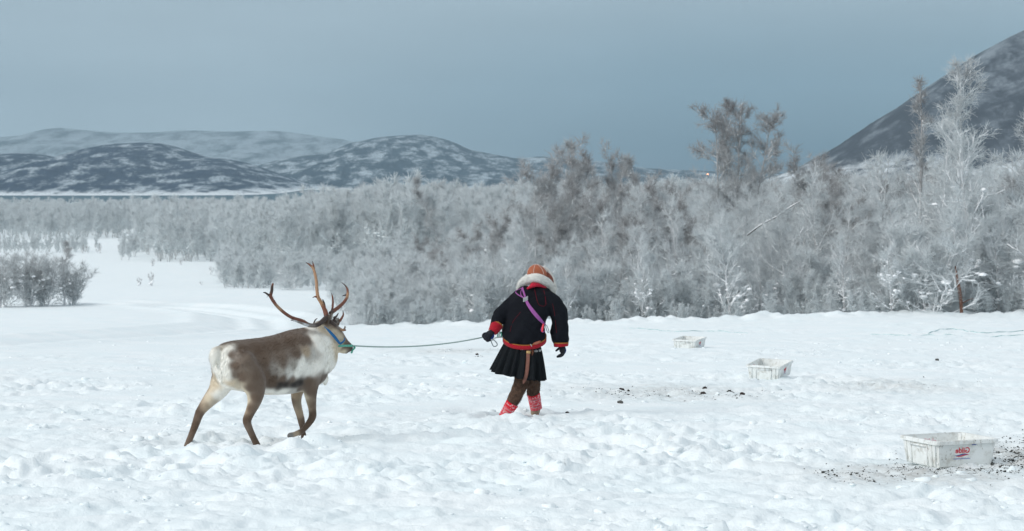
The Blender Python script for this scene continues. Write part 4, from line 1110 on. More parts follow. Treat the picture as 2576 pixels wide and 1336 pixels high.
    t_([q3(560, 470, .08), q3(492, 492, .08), q3(402, 575, .04), q3(345, 650, -.01), q3(322, 700, -.04), q3(300, 745, -.06)], [.085, .080, .078, .070, .064, .052])
    t_([q3(800, 450, .08), q3(888, 482, .08), q3(950, 575, .05), q3(975, 680, .03), q3(975, 780, .02), q3(985, 860, .02), q3(987, 905, .02)], [.09, .088, .092, .094, .093, .086, .076])
    t_([q3(940, 720, .02), q3(925, 800, .02), q3(940, 870, .02)], [.06, .062, .03])
    jk = fuse(A.mesh('tunic'), .010, 8, name='tunic')
    V, NN = verts(jk), norms(jk)
    amp = .015 * n3(V, 9, 1) + .009 * n3(V * np.array([1, 1, .7]), 19, 2) + .004 * n3(V, 41, 3)
    low = np.clip((q3(600, 600)[2] - V[:, 2]) / .25, 0, 1)
    amp += .010 * low * np.sin(V[:, 0] * 42 + 3 * np.sin(V[:, 2] * 9)) * .6
    set_verts(jk, V + NN * amp[:, None]); link('tunic', jk, black, root)
    jt = bvh(jk)
    def ring(cx, cy, hw, dep, dy, h0, h1, tl, name, mat, grow, tx=0.0, n=40, parent=root, th=.010):
        """flat band round the body between heights h0..h1 (picture px below / above cy)"""
        A = Acc(); rr = []
        an = np.linspace(0, 2 * math.pi, n, endpoint=False)
        c = q3(cx, cy, dy); V = []
        for (o, h) in ((0, h0), (0, h1), (-th, h1), (-th, h0)):
            V.append(np.stack([c[0] + np.cos(an) * (hw / 970. + grow + o), c[1] + np.sin(an) * (dep + grow + o), c[2] + np.sin(an) * tl + np.cos(an) * tx + h], 1))
        V = np.concatenate(V); Q = []
        for k in range(4):
            a = k * n + np.arange(n); b = k * n + (np.arange(n) + 1) % n; k2 = (k + 1) % 4
            Q.append(np.stack([a, b, k2 * n + (np.arange(n) + 1) % n, k2 * n + np.arange(n)], -1))
        return link(name, mesh_np(name, V, np.concatenate(Q)), mat, parent)
    ring(612, 846, 208, .175, 0, -.034, .010, .085, 'red_hem', red, .018)
    ring(612, 846, 208, .175, 0, .010, .018, .085, 'gold_hem_braid', gold, .0195)
    # belt with silver studs
    belt = ring(600, 934, 174, .155, 0, -.014, .014, .030, 'belt', simple('silver_braid', (.48, .47, .46), .45, metal=.3, var=.5, scale=160), .004, tx=-.036)
    bc = q3(600, 934)
    for k in range(34):
        a = -math.pi * (k + .5) / 34
        c = np.array([bc[0] + math.cos(a) * .190, bc[1] + math.sin(a) * .166, bc[2] + math.sin(a) * .030 - math.cos(a) * .036])
        A2 = Acc(); A2.add(tube([c + [0, 0, .009], c, c - [0, 0, .009]], [.003, .006, .003], 6, 1)); link('stud', A2.mesh('stud'), steel, belt)
    # cuffs
    def cuff(pts, rr, mat, name):
        a = Acc(); a.add(tube(pts, rr, 18, 3, dome=False)); return link(name, a.mesh(name), mat, root)
    cuff([q3(330, 716, -.04), q3(308, 752, -.06), q3(282, 792, -.08)], [.067, .062, .050], red, 'cuff')
    cuff([q3(336, 706, -.035), q3(330, 716, -.04)], [.066, .0685], gold, 'cuff_braid')
    cuff([q3(986, 905, .02), q3(987, 925, .02), q3(988, 940, .02)], [.080, .079, .074], red, 'cuff')
    cuff([q3(986, 897, .02), q3(986, 907, .02)], [.081, .0815], gold, 'cuff_braid')
    # pleated skirt
    nA, nR = 240, 22; an = np.linspace(0, 2 * math.pi, nA, endpoint=False); V = []
    for j in range(nR):
        t = j / (nR - 1)
        cx = 600 - 60 * t ** 1.1; cy = 900 + 337 * t; hw = 172 + 90 * t ** .85 ; dep = .150 + .10 * t
        c = q3(cx, cy, -.02 * t)
        pl = (.004 + .022 * t) * (np.sin(an * 17 + 1.5 * np.sin(an * 3)) + .45 * np.sin(an * 31 + 1)) + .012 * t * np.sin(an * 5 + .8)
        rx = hw / 970. + pl; ry = dep + pl
        V.append(np.stack([c[0] + np.cos(an) * rx, c[1] + np.sin(an) * ry, c[2] - np.cos(an) * (.036 + .016 * t) + np.sin(an) * .01 + .006 * t * np.sin(an * 17)], 1))
    Vo = np.concatenate(V); Vi = Vo.copy()
    for j in range(nR):
        c = Vo[j * nA:(j + 1) * nA].mean(0); Vi[j * nA:(j + 1) * nA] = c + (Vo[j * nA:(j + 1) * nA] - c) * .975
    Q = []
    k = np.arange(nA); k2 = (k + 1) % nA; off = nR * nA
    for j in range(nR - 1):
        a, b, c_, d = j * nA + k, j * nA + k2, (j + 1) * nA + k2, (j + 1) * nA + k
        Q.append(np.stack([d, c_, b, a], -1)); Q.append(np.stack([a, b, c_, d], -1) + off)
    e = (nR - 1) * nA; Q.append(np.stack([e + k2, e + k, off + e + k, off + e + k2], -1))
    sk = mesh_np('skirt', np.concatenate([Vo, Vi]), np.concatenate(Q)); link('skirt', sk, skirtm, root); st = bvh(sk)
    # hide leggings
    A = Acc()
    A.add(loft([(q3(600, 930), (.16, 0, 0), (0, .12, 0)), (q3(605, 1010), (.165, 0, 0), (0, .125, 0)), (q3(610, 1090), (.13, 0, 0), (0, .10, 0))], True, 18))
    t_([q3(560, 1060, -.02), q4(850, 560, -.05), q4(825, 660, -.07), q4(770, 780, -.12), q4(705, 920, -.16), q4(670, 985, -.18)], [.10, .080, .076, .074, .069, .056])
    t_([q3(670, 1060, .03), q4(1000, 560, .07), q4(1010, 680, .10), q4(1018, 800, .13)], [.10, .083, .074, .069])
    lg = fuse(A.mesh('leggings'), .010, 6, name='leggings'); V, NN = verts(lg), norms(lg)
    set_verts(lg, V + NN * (.008 * n3(V, 17, 5) + .006 * np.sin(V[:, 2] * 60 + 2 * np.sin(V[:, 0] * 20)) * np.clip((q4(0, 560)[2] - V[:, 2]) / .1, 0, 1) * np.clip((V[:, 2] - q4(0, 760)[2]) / .1, 0, 1))[:, None])
    link('leggings', lg, furb, root)
    rng = np.random.default_rng(12)
    P, Nn, tri, w = sample_surface(lg, 9000, rng); M['hide_hair'] = col_mat('hide_hair', .8, .15, .3, 40)
    cc = np.array([.095, .055, .037]) * (.5 + rng.random((9000, 1)) * .9) * (1 + .5 * n3(P, 20, 2)[:, None])
    link('hide_fur', strands('hide_fur', P, Nn, np.repeat([[0, 0, -1.]], 9000, 0), .012 + .008 * rng.random(9000), np.full(9000, .0012), cc, rng, .35, .35), M['hide_hair'], root)['kind'] = 'stuff'
    # woven bands wound round the ankles: every turn is one raised coil
    wm, n_, l_, b_ = new_mat('woven_band', .85, .1)
    at = n_.new('ShaderNodeAttribute'); at.attribute_name = 'fur_col'; t2 = n_.new('ShaderNodeTexCoord'); z2_ = n_.new('ShaderNodeTexNoise'); z2_.inputs['Scale'].default_value = 45; z2_.inputs['Detail'].default_value = 4
    l_.new(t2.outputs['Object'], z2_.inputs[0]); rm = n_.new('ShaderNodeMapRange'); rm.inputs[1].default_value = .54; rm.inputs[2].default_value = .70; l_.new(z2_.outputs[0], rm.inputs[0])
    l_.new(mix_n(n_, l_, math_n(n_, l_, 'MULTIPLY', rm.outputs[0], .75), at.outputs['Color'], (.75, .72, .74)), b_.inputs['Base Color'])
    def wrap(p0, p1, r0, r1, turns, seed):
        p0, p1 = np.array(p0), np.array(p1); ax = p1 - p0; Lw = np.linalg.norm(ax); ax /= Lw
        u = nrm(np.cross(ax, [0, 1, 0])); v = np.cross(ax, u)
        for k in range(turns):
            t = (k + .5) / turns; c = p0 + ax * Lw * t; r = r0 + (r1 - r0) * t; hh = Lw / turns * .62
            tl = .006 * math.sin(seed + k * 1.7); V = []; nn_ = 22; aa = np.arange(nn_) / nn_ * 2 * math.pi
            for (dr, dz) in ((-.012, -hh), (0, -hh * .8), (.004, 0), (0, hh * .8), (-.012, hh)):
                V.append(c + np.cos(aa)[:, None] * u * (r + dr) + np.sin(aa)[:, None] * v * (r + dr) + ax * dz + (ax[None] * np.sin(aa)[:, None]) * tl)
            V = np.concatenate(V); Q = [np.stack([j * nn_ + np.arange(nn_), j * nn_ + (np.arange(nn_) + 1) % nn_, (j + 1) * nn_ + (np.arange(nn_) + 1) % nn_, (j + 1) * nn_ + np.arange(nn_)], -1) for j in range(4)]
            me = mesh_np('ankle_band', V, np.concatenate(Q))
            base_ = np.array([.58, .010, .025]); wht = np.array([.62, .30, .33])
            col = np.tile(base_, (len(V), 1)); 
            if k > 0: col[:nn_ * 2] = wht; 
            if k > 1: col[3 * nn_:4 * nn_] = (base_ + wht) / 2
            attr_c(me, 'fur_col', col); link('ankle_band', me, wm, root)
    wrap(q4(705, 935, -.17), q4(565, 1148, -.16), .069, .050, 7, 1)
    wrap(q4(1015, 790, .13), q4(1058, 1025, .17), .068, .061, 9, 2)
    boot = simple('pale_boot', (.33, .25, .18), .7, var=.3, scale=30)
    for pts in ([q4(580, 1120, -.16), q4(555, 1165, -.12), q4(560, 1185, .02), q4(565, 1178, .09)], [q4(1052, 1010, .17), q4(1040, 1060, .20), q4(1035, 1075, .32), q4(1035, 1062, .40)]):
        a = Acc(); a.add(tube(pts, [.050, .050, .043, .02], 12, 4)); link('boot', a.mesh('boot'), boot, root)
    # hat: leather crown of six panels with pale piping, white fur edge
    hat = empty('hat', tuple(q3(738, 190, .2))); hat.parent = root; hat.matrix_parent_inverse = Matrix.Translation(root.location).inverted()
    c0 = q3(742, 205, .21); rr = []
    for h, w in ((-.02, 1.03), (0.0, 1.02), (.03, .98), (.055, .88), (.08, .70), (.098, .48), (.110, .24), (.114, .06)): rr.append((c0 + [(-.012) * h / .11, 0, h], np.array([.106 * w, 0, 0]), np.array([0, .115 * w, 0])))
    a = Acc(); a.add(loft(rr, True, 36)); crown = a.mesh('hat_crown'); link('hat_crown', crown, leather, hat)
    pipe = simple('pale_piping', (.72, .62, .56), .6, var=.05)
    for k in range(6):
        ang = -math.pi / 2 - .34 + k * math.pi / 3
        pts = [r[0] + (np.cos(ang) * r[1] + np.sin(ang) * r[2]) * 1.01 for r in rr]
        a = Acc(); a.add(tube(pts, [.0018] * len(pts), 6, 2)); link('piping', a.mesh('piping'), pipe, hat)
    side = simple('flap_leather', (.20, .06, .04), .6, var=.2)
    ribbon('ear_flap', [q3(828, 190, .19), q3(862, 225, .2), q3(882, 270, .22), q3(895, 320, .24)], [.05, .06, .06, .03], .02, side, hat, (0, 1, 0))
    F1 = [(q3(548, 350, .20), .028), (q3(575, 300, .18), .042), (q3(618, 262, .13), .048), (q3(680, 240, .085), .048), (q3(740, 234, .075), .048), (q3(800, 255, .095), .048), (q3(845, 285, .14), .050), (q3(880, 325, .19), .044), (q3(905, 355, .23), .034)]
    F2 = [(q3(800, 128, .30), .018), (q3(842, 160, .30), .026), (q3(878, 220, .29), .032), (q3(897, 290, .28), .036), (q3(908, 345, .27), .036), (q3(912, 385, .25), .022)]
    F3 = [(q3(825, 160, .31), .028), (q3(740, 205, .35), .034), (q3(660, 215, .33), .034), (q3(618, 255, .28), .036), (q3(588, 300, .24), .036), (q3(560, 345, .22), .028)]
    A = Acc()
    for Fp in (F1, F2, F3): A.add(tube([p for p, _ in Fp], [r for _, r in Fp], 14, 4))
    fr = fuse(A.mesh('fur_trim'), .009, 4, name='fur_trim'); attr_c(fr, 'fur_col', np.tile([.88, .87, .83], (len(fr.vertices), 1))); M['white_fur'] = thin_hair(col_mat('white_fur', .9, .05, .06, 60, 0, sheen=.3), .25)
    ft = link('fur_trim', fr, M['white_fur'], hat)
    P, Nn, tri, w = sample_surface(fr, 7000, rng)
    link('trim_hair', strands('trim_hair', P, Nn, np.repeat([[.0, -.2, -.75]], 7000, 0), .010 + .014 * rng.random(7000), np.full(7000, .0011), np.array([.92, .91, .87]) * (.82 + .25 * rng.random((7000, 1))), rng, .5, .3), M['white_fur'], ft)['kind'] = 'stuff'
    # collar and shoulder piping, laid on the tunic
    cl = simple('red_collar', (.42, .012, .035), .8, var=.3, scale=90, bump=.3)
    a = Acc(); a.add(tube([q3(640, 345, .05), q3(690, 318, .045), q3(740, 308, .055), q3(800, 322, .09), q3(850, 348, .13)], [.012, .022, .022, .016, .009], 10, 3)); a.add(tube([q3(672, 325, .06), q3(708, 292, .07), q3(760, 298, .08)], [.016, .026, .018], 10, 3))
    link('collar', fuse(a.mesh('collar'), .006, 3, name='collar'), cl, root)
    T = [jt]
    for nm, pts, w_ in (('piping', [(712, 345), (722, 385), (732, 430), (742, 475)], .0028), ('piping', [(800, 335), (815, 385), (826, 440), (832, 500)], .003), ('hood_seam', [(745, 480), (760, 510), (790, 525), (820, 522), (836, 500)], .0022), ('seam', [(640, 500), (560, 600), (490, 690), (462, 790)], .002), ('seam', [(900, 500), (920, 600), (930, 700), (940, 800)], .002)):
        P = [onsurf(T, x, y, .002) for x, y in pts]; a = Acc(); a.add(tube(P, [w_] * len(P), 6, 3)); link(nm, a.mesh(nm), dred, root)
    # gloves: palm, four unequal fingers, thumb
    def hand(parts_, mat, name, palm_blue):
        a = Acc()
        for pts, rr_ in parts_: a.add(tube(pts, rr_, 10, 4))
        g = fuse(a.mesh(name), .0045, 3, .5, name); go = link(name, g, mat, root)
        a = Acc()
        for pts, rr_ in palm_blue: a.add(tube(pts, rr_, 10, 4))
        link('glove_palm', fuse(a.mesh('glove_palm'), .0045, 3, .5, 'glove_palm'), gblue, go)
    X = lambda x, y, d=0.0: q3(x, y, .02 + d)
    hand([([X(990, 930), X(1000, 960), X(1003, 990)], [.030, .034, .034]),
          ([X(1012, 985, -.030), X(1015, 1010, -.030), X(995, 1032, -.026), X(965, 1040, -.02)], [.014, .013, .012, .010]),
          ([X(1008, 990, -.010), X(1010, 1018, -.010), X(985, 1040, -.006), X(945, 1048, 0)], [.014, .014, .013, .010]),
          ([X(1005, 990, .012), X(1003, 1015, .012), X(978, 1035, .014), X(948, 1040, .016)], [.014, .013, .012, .010]),
          ([X(1000, 985, .032), X(998, 1008, .032), X(980, 1024, .03), X(960, 1030, .03)], [.012, .012, .011, .009]),
          ([X(985, 950, -.01), X(960, 965, -.02), X(935, 985, -.03)], [.018, .014, .011])], glove, 'glove', [([X(1020, 945, .0), X(1026, 980, 0), X(1020, 1008, 0)], [.012, .017, .012])])
    Y = lambda x, y, d=0.0: q3(x, y, -.10 + d)
    hand([([Y(278, 790, .02), Y(255, 812), Y(232, 832)], [.034, .040, .040]),
          ([Y(225, 805, -.02), Y(196, 812, -.035), Y(184, 832, -.04), Y(196, 850, -.03), Y(214, 845, -.02)], [.015, .0145, .013, .012, .011]),
          ([Y(228, 818, -.03), Y(204, 836, -.045), Y(200, 858, -.045), Y(214, 868, -.035), Y(228, 858, -.03)], [.015, .0145, .013, .012, .011]),
          ([Y(238, 830, -.035), Y(222, 856, -.05), Y(222, 878, -.045), Y(236, 882, -.035), Y(244, 868, -.03)], [.015, .014, .013, .012, .011]),
          ([Y(250, 835, -.03), Y(246, 862, -.04), Y(250, 880, -.035), Y(260, 872, -.03)], [.013, .013, .012, .011]),
          ([Y(250, 800, .03), Y(218, 808, .02), Y(190, 830, .0)], [.018, .014, .012])], glove, 'glove', [([Y(290, 812, .0), Y(284, 838, .0), Y(262, 862, .0)], [.012, .018, .012]), ([Y(215, 872, -.02), Y(232, 884, -.02), Y(246, 880, -.02)], [.012, .013, .011])])
    # hanging leather strap with brass buckle
    brn = simple('brown_strap', (.20, .085, .062), .6, var=.2, scale=30); brass = simple('brass', (.55, .36, .16), .35, metal=.7, var=.2)
    S2 = [jt, st]
    P = [onsurf(S2, 655, 968, .02), onsurf(S2, 650, 1010, .018), onsurf(S2, 645, 1090, .018), onsurf(S2, 638, 1170, .018), onsurf(S2, 628, 1235, .02), onsurf(S2, 628, 1235, .02) + np.array([-.018, .0, -.055]), onsurf(S2, 628, 1235, .02) + np.array([-.030, .0, -.088])]
    bs = ribbon('belt_strap', P, [.040, .040, .041, .042, .040, .036, .012], .008, brn, root)
    ribbon('buckle', [onsurf(S2, 653, 985, .030), onsurf(S2, 651, 1012, .028)], .045, .008, brass, bs)
    a = Acc(); a.add(tube([onsurf(S2, 672, 918, .02), onsurf(S2, 684, 935, .024), onsurf(S2, 676, 958, .024), onsurf(S2, 662, 945, .024)], [.005, .006, .006, .005], 8, 3)); link('hook', a.mesh('hook'), steel, bs)
    a = Acc(); a.add(tube([onsurf(S2, 690, 965, .012), onsurf(S2, 696, 995, .014), onsurf(S2, 690, 1030, .012)], [.008, .014, .006], 8, 3)); link('tassel', a.mesh('tassel'), simple('rust_tassel', (.10, .035, .018), .9, var=.4, scale=90), bs)
    ribbon('belt_pouch', [onsurf(S2, 700, 912, .006), onsurf(S2, 735, 905, .008), onsurf(S2, 775, 885, .008)], [.012, .030, .016], .012, simple('copper_weave', (.40, .13, .08), .7, var=.5, scale=120), root)
    # purple lasso slung across the back: a thing of its own
    pur = simple('purple_cord', (.30, .085, .30), .6, var=.25, scale=120, bump=.4)
    ls = empty('lasso', tuple(onsurf(T, 640, 500, .01))); tag(ls, "purple lasso slung diagonally across the person's black tunic", 'lasso')
    def cord(pts, r, name='cord', mat=pur, off=.012):
        P = [onsurf(T, x, y, off) for x, y in pts]; a = Acc(); a.add(tube(P, r if hasattr(r, '__len__') else [r] * len(P), 8, 4)); return link(name, a.mesh(name), mat, ls)
    for k in range(6):
        o = (k - 2.5); s1 = o * 5.0
        cord([(622 + o * 3, 452 + o * -1), (650 + s1 * .75, 510 - s1 * .3), (700 + s1 * .95, 580 - s1 * .5), (750 + s1 * .95, 640 - s1 * .5), (795 + s1 * .6, 690 - s1 * .25), (822 + o * 1.5, 715)], .0062, off=.011)
    cord([(520, 385), (545, 408), (580, 428), (615, 448)], .0055); cord([(592, 335), (600, 370), (612, 410), (622, 448)], [.009, .011, .011, .009]); cord([(585, 345), (574, 385), (578, 415), (610, 445)], .005)
    cord([(518, 378), (535, 362), (560, 350), (588, 338)], .004)
    for k in range(4): cord([(600, 478 - k * 11), (620, 472 - k * 11), (645, 458 - k * 11)], .0052, 'whipping', steel, .022)
    cord([(815, 700), (795, 735), (782, 770), (800, 792), (818, 780)], .006)
    ribbon('toggle', [onsurf(T, 806, 705, .024), onsurf(T, 798, 745, .024), onsurf(T, 792, 790, .024)], [.016, .022, .016], .012, simple('coral_toggle', (.80, .06, .09), .5, var=.15), ls)
    cord([(826, 715), (846, 735), (862, 790), (850, 796), (832, 750), (826, 720)], .0042, 'carabiner', steel, .02)
    # lead rope from halter to hand
    rope = simple('pale_rope', (.34, .43, .40), .8, var=.5, scale=160, bump=.6)
    hx = Y(180, 846, -.03); lr = empty('lead_rope', tuple(ROPE_A)); tag(lr, "thin green lead rope stretched between the reindeer's halter and the person's left hand", 'rope')
    n = 40; P = []
    for i in range(n + 1):
        t = i / n; p = np.array(ROPE_A) * (1 - t) + hx * t; p[2] -= .045 * 4 * t * (1 - t); P.append(p)
    P += [Y(200, 848, -.02), Y(240, 850, -.01), Y(270, 862, 0)]
    a = Acc(); a.add(tube(P, [.0068] * len(P), 8, 1)); link('rope', a.mesh('rope'), rope, lr)
    a = Acc(); a.add(tube([Y(262, 868), Y(275, 905), Y(288, 932), (Y(306, 940)), Y(326, 932), Y(330, 912), Y(312, 888), Y(290, 868)], [.0052] * 8, 8, 4)); link('snap_hook', a.mesh('snap_hook'), simple('dark_steel', (.22, .25, .26), .35, metal=.8, var=.2), lr)
    a = Acc(); a.add(tube([Y(255, 862), Y(275, 872), Y(292, 866)], [.010, .011, .008], 8, 3)); link('ferrule', a.mesh('ferrule'), steel, lr)
    teal = simple('teal_rope', (.16, .50, .38), .8, var=.5, scale=120, bump=.5); pale = simple('white_rope', (.62, .70, .68), .8, var=.2, scale=120)
    for k, (pts, mt) in enumerate((([(335, 782), (338, 812), (336, 838)], teal), ([(352, 778), (356, 812), (352, 842)], pale), ([(368, 790), (376, 815), (372, 838)], teal), ([(345, 780), (365, 800), (382, 822)], pale), ([(292, 862), (315, 850), (345, 846), (385, 842)], pale))):
        P = [q3(x, y, -.05 + .012 * k) for x, y in pts]; a = Acc(); a.add(tube(P, [.0075] * len(P), 8, 3)); link('rope_bight', a.mesh('rope_bight'), mt, lr)
person()

# ------------------------------------------------------------------ fish crates
def print_mesh(txt, size, name, bold=.0, shear=0.0):
    cu = bpy.data.curves.new('t', 'FONT'); cu.body = txt; cu.size = size; cu.extrude = .0004; cu.offset = bold; cu.shear = shear; cu.align_x = 'CENTER'
    o = bpy.data.objects.new('t', cu); COL.objects.link(o); dg = bpy.context.evaluated_depsgraph_get()
    me = bpy.data.meshes.new_from_object(o.evaluated_get(dg)); me.name = name; bpy.data.objects.remove(o); bpy.data.curves.remove(cu); return me
def crate_mat():
    m, n, l, b = new_mat('dirty_white_plastic', .45, .4)
    t = n.new('ShaderNodeTexCoord')
    def nz_(s, d=5, r=.65, sc3=(1, 1, 1)):
        mp = n.new('ShaderNodeMapping'); mp.inputs['Scale'].default_value = sc3; z = n.new('ShaderNodeTexNoise'); z.inputs['Scale'].default_value = s; z.inputs['Detail'].default_value = d; z.inputs['Roughness'].default_value = r
        l.new(t.outputs['Object'], mp.inputs[0]); l.new(mp.outputs[0], z.inputs[0]); return z.outputs[0]
    base = ramp_n(n, l, nz_(4), [(.35, (.66, .68, .66)), (.62, (.80, .82, .81))])
    k1 = ramp_n(n, l, nz_(14, 6, .7), [(.50, (0, 0, 0)), (.66, (1, 1, 1))])
    c = mix_n(n, l, math_n(n, l, 'MULTIPLY', k1, .5), base, (.34, .31, .25))
    k2 = ramp_n(n, l, nz_(34, 5, .75, (1, 1, .5)), [(.60, (0, 0, 0)), (.66, (1, 1, 1))])
    c = mix_n(n, l, math_n(n, l, 'MULTIPLY', k2, .75), c, (.12, .085, .045))
    l.new(c, b.inputs['Base Color']); b.inputs['Subsurface Weight'].default_value = 0
    return m
CM = crate_mat()
def crate(corner, phi, L, W, H, label, tilt=0.0, roll=0.0, sink=.02):
    """corner = near bottom corner; long side runs along phi, short side to its left"""
    root = empty('crate', tuple(corner)); root.rotation_euler = (0, 0, 0)
    R = Matrix.Rotation(phi, 4, 'Z'); Tm = Matrix.Rotation(tilt, 4, Vector((1, 0, 0))) @ Matrix.Rotation(roll, 4, Vector((0, 1, 0)))
    root.rotation_euler = (Tm @ R).to_euler(); tag(root, label, 'crate', 'white plastic fish crates on the snow')
    tp = .024; th = .007
    def fr(x0, x1, y0, y1, z0, X0, X1, Y0, Y1, z1):
        V = [(x0, y0, z0), (x1, y0, z0), (x1, y1, z0), (x0, y1, z0), (X0, Y0, z1), (X1, Y0, z1), (X1, Y1, z1), (X0, Y1, z1)]
        return V, [(0, 3, 2, 1), (4, 5, 6, 7), (0, 1, 5, 4), (1, 2, 6, 5), (2, 3, 7, 6), (3, 0, 4, 7)]
    def bmk(boxes, name, bev=.004, parent=root, mat=CM):
        bm = bmesh.new()
        for V, Fx in boxes:
            vs = [bm.verts.new(v) for v in V]
            for f in Fx: bm.faces.new([vs[i] for i in f])
        bmesh.ops.recalc_face_normals(bm, faces=bm.faces)
        if bev: bmesh.ops.bevel(bm, geom=list(bm.edges), offset=bev, segments=2, affect='EDGES', clamp_overlap=True)
        me = bpy.data.meshes.new(name); bm.to_mesh(me); bm.free(); me.materials.append(mat); me.shade_smooth()
        o = bpy.data.objects.new(name, me); COL.objects.link(o); o.parent = parent; return o
    z0, z1 = -sink, H
    # shell: outer and inner frustum, open at the top
    bm = bmesh.new()
    def quad(z, g): return [bm.verts.new(v) for v in ((g, g, z), (L - g, g, z), (L - g, W - g, z), (g, W - g, z))]
    ro = [quad(z0, tp + .012), quad(z0 + .012, tp), quad(z1, 0)]; ri = [quad(z0 + .012, tp + th), quad(z1, th)]
    bm.faces.new(ro[0][::-1])
    for a, b in ((ro[0], ro[1]), (ro[1], ro[2])):
        for i in range(4): bm.faces.new((a[i], a[(i + 1) % 4], b[(i + 1) % 4], b[i]))
    for i in range(4): bm.faces.new((ri[0][(i + 1) % 4], ri[0][i], ri[1][i], ri[1][(i + 1) % 4])); bm.faces.new((ro[2][i], ro[2][(i + 1) % 4], ri[1][(i + 1) % 4], ri[1][i]))
    bm.faces.new(ri[0])
    bmesh.ops.bevel(bm, geom=[e for e in bm.edges if abs(e.verts[0].co.z - e.verts[1].co.z) > .05], offset=.022, segments=3, affect='EDGES')
    me = bpy.data.meshes.new('crate_body'); bm.to_mesh(me); bm.free(); me.materials.append(CM)
    o = bpy.data.objects.new('crate_body', me); COL.objects.link(o); o.parent = root
    # rim: lip turned outwards on four sides
    g, lw, lh = .016, .020, .024
    V = []; bmr = bmesh.new()
    prof = [(-g, z1 - lh), (-g, z1 + .002), (-g + .003, z1 + .006), (th + .001, z1 + .006), (th + .001, z1 - .004), (-g + .004, z1 - .004), (-g + .004, z1 - lh)]
    rings = []
    for o_, z in prof:
        r = []; cr = .024
        for (cx, cy_, sx, sy) in ((0, 0, -1, -1), (L, 0, 1, -1), (L, W, 1, 1), (0, W, -1, 1)):
            for q in range(4):
                a0 = {(-1, -1): math.pi, (1, -1): 1.5 * math.pi, (1, 1): 0, (-1, 1): .5 * math.pi}[(sx, sy)] + q / 3 * math.pi / 2
                ccx, ccy = cx - sx * cr, cy_ - sy * cr; rad = cr - o_
                r.append(bmr.verts.new((ccx + math.cos(a0) * rad, ccy + math.sin(a0) * rad, z)))
        rings.append(r)
    for i in range(len(rings)):
        a, b = rings[i], rings[(i + 1) % len(rings)]
        for k in range(len(a)): bmr.faces.new((a[k], a[(k + 1) % len(a)], b[(k + 1) % len(a)], b[k]))
    bmesh.ops.recalc_face_normals(bmr, faces=bmr.faces)
    me = bpy.data.meshes.new('rim'); bmr.to_mesh(me); bmr.free(); me.materials.append(CM); o = bpy.data.objects.new('rim', me); COL.objects.link(o); o.parent = root
    # end walls: handle ledge, grip recess frame and ribs
    def wall_x(z): return tp * (1 - (z - z0) / (z1 - z0))
    for s in (0, 1):
        def X(v, z): return (wall_x(z) - v) if s == 0 else L - wall_x(z) + v
        za, zb = H * .70, H * .80
        xs = sorted((X(.016, zb), X(-.002, zb))); xt = sorted((X(.016, za), X(-.002, za)))
        bmk([fr(xt[0], xt[1], W * .28, W * .72, za, xs[0], xs[1], W * .27, W * .73, zb)], 'handle', .003)
        for fy in (.14, .27, .72, .85):
            za, zb = z0 + .01, H - .022
            xt = sorted((X(.008, za), X(-.002, za))); xs = sorted((X(.008, zb), X(-.002, zb)))
            bmk([fr(xt[0], xt[1], W * fy, W * fy + .014, za, xs[0], xs[1], W * fy, W * fy + .014, zb)], 'rib', .002)
    # print on the two long sides
    redp = simple('red_print', (.60, .022, .045), .5, var=.12, scale=60); blup = simple('blue_print', (.05, .075, .26), .5, var=.12, scale=60); pnk = simple('show_through_print', (.72, .46, .49), .6, var=.2, scale=60)
    lp = simple('faint_blue_print', (.16, .20, .42), .5, var=.2)
    sl = math.atan2(tp, z1 - z0)
    def place(me, mat, x, z, outy, mirror, name):
        me.materials.clear(); me.materials.append(mat); o = bpy.data.objects.new(name, me); COL.objects.link(o); o.parent = root
        gy = tp * (1 - (z - z0) / (z1 - z0))
        y = gy - .0012 if outy else (W - gy - th - .0015)
        rx = math.pi / 2 + (sl if outy else -sl)
        o.matrix_local = Matrix.Translation((x, y, z)) @ Matrix.Rotation(rx, 4, 'X') @ Matrix.Diagonal((-1 if mirror else 1, 1, 1, 1)); return o
    xm = L * .44; k = H / .185
    place(print_mesh('Gilde', .060 * k, 'red_lettering', .0012), redp, xm, H * .50, True, True, 'lettering')
    def wave(sgn, name):
        n = 16; t = np.linspace(0, 1, n); x = (t - .5) * .130 * k
        mid = -.005 * k * np.sin((t - .5) * 5.2); hw = .0085 * k * np.sin(t * math.pi) ** .8
        up_, dn = (mid + hw, mid) if sgn > 0 else (mid - .0003, mid - hw)
        V = np.concatenate([np.stack([x, up_, 0 * x + .0004], 1), np.stack([x, dn, 0 * x + .0004], 1)]); i = np.arange(n - 1)
        return mesh_np(name, V, np.stack([i, i + n, i + n + 1, i + 1], -1), False)
    place(wave(1, 'wave'), blup, xm - .012, H * .40, True, True, 'wave_emblem'); place(wave(-1, 'wave'), redp, xm, H * .40, True, True, 'wave_emblem')
    rnd_ = random.Random(4); V = []; Q = []; x = -.075 * k
    while x < .075 * k:           # a line of print too small to read
        w_ = rnd_.uniform(.003, .006) * k; h_ = rnd_.uniform(.006, .009) * k; n0 = len(V)
        V += [(x, 0, .0004), (x + w_, 0, .0004), (x + w_, h_, .0004), (x, h_, .0004)]; Q.append((n0, n0 + 1, n0 + 2, n0 + 3)); x += w_ + .0016 * k
    place(mesh_np('small_print', V, np.array(Q), False), lp, xm - .002, H * .235, True, True, 'small_print')
    V = [(-.02 * k, 0, .0004), (.02 * k, 0, .0004), (.02 * k, .008 * k, .0004), (-.02 * k, .008 * k, .0004)]
    place(mesh_np('mark', V, np.array([(0, 1, 2, 3)]), False), lp, L * .62, H * .80, True, False, 'blue_mark')
    place(print_mesh('Gilde', .062 * k, 'lettering', .001, .3), pnk, L * .44, H * .60, False, False, 'show_through_lettering')
    # snow drifted into the bottom
    nx_, ny_ = 22, 16; V = []
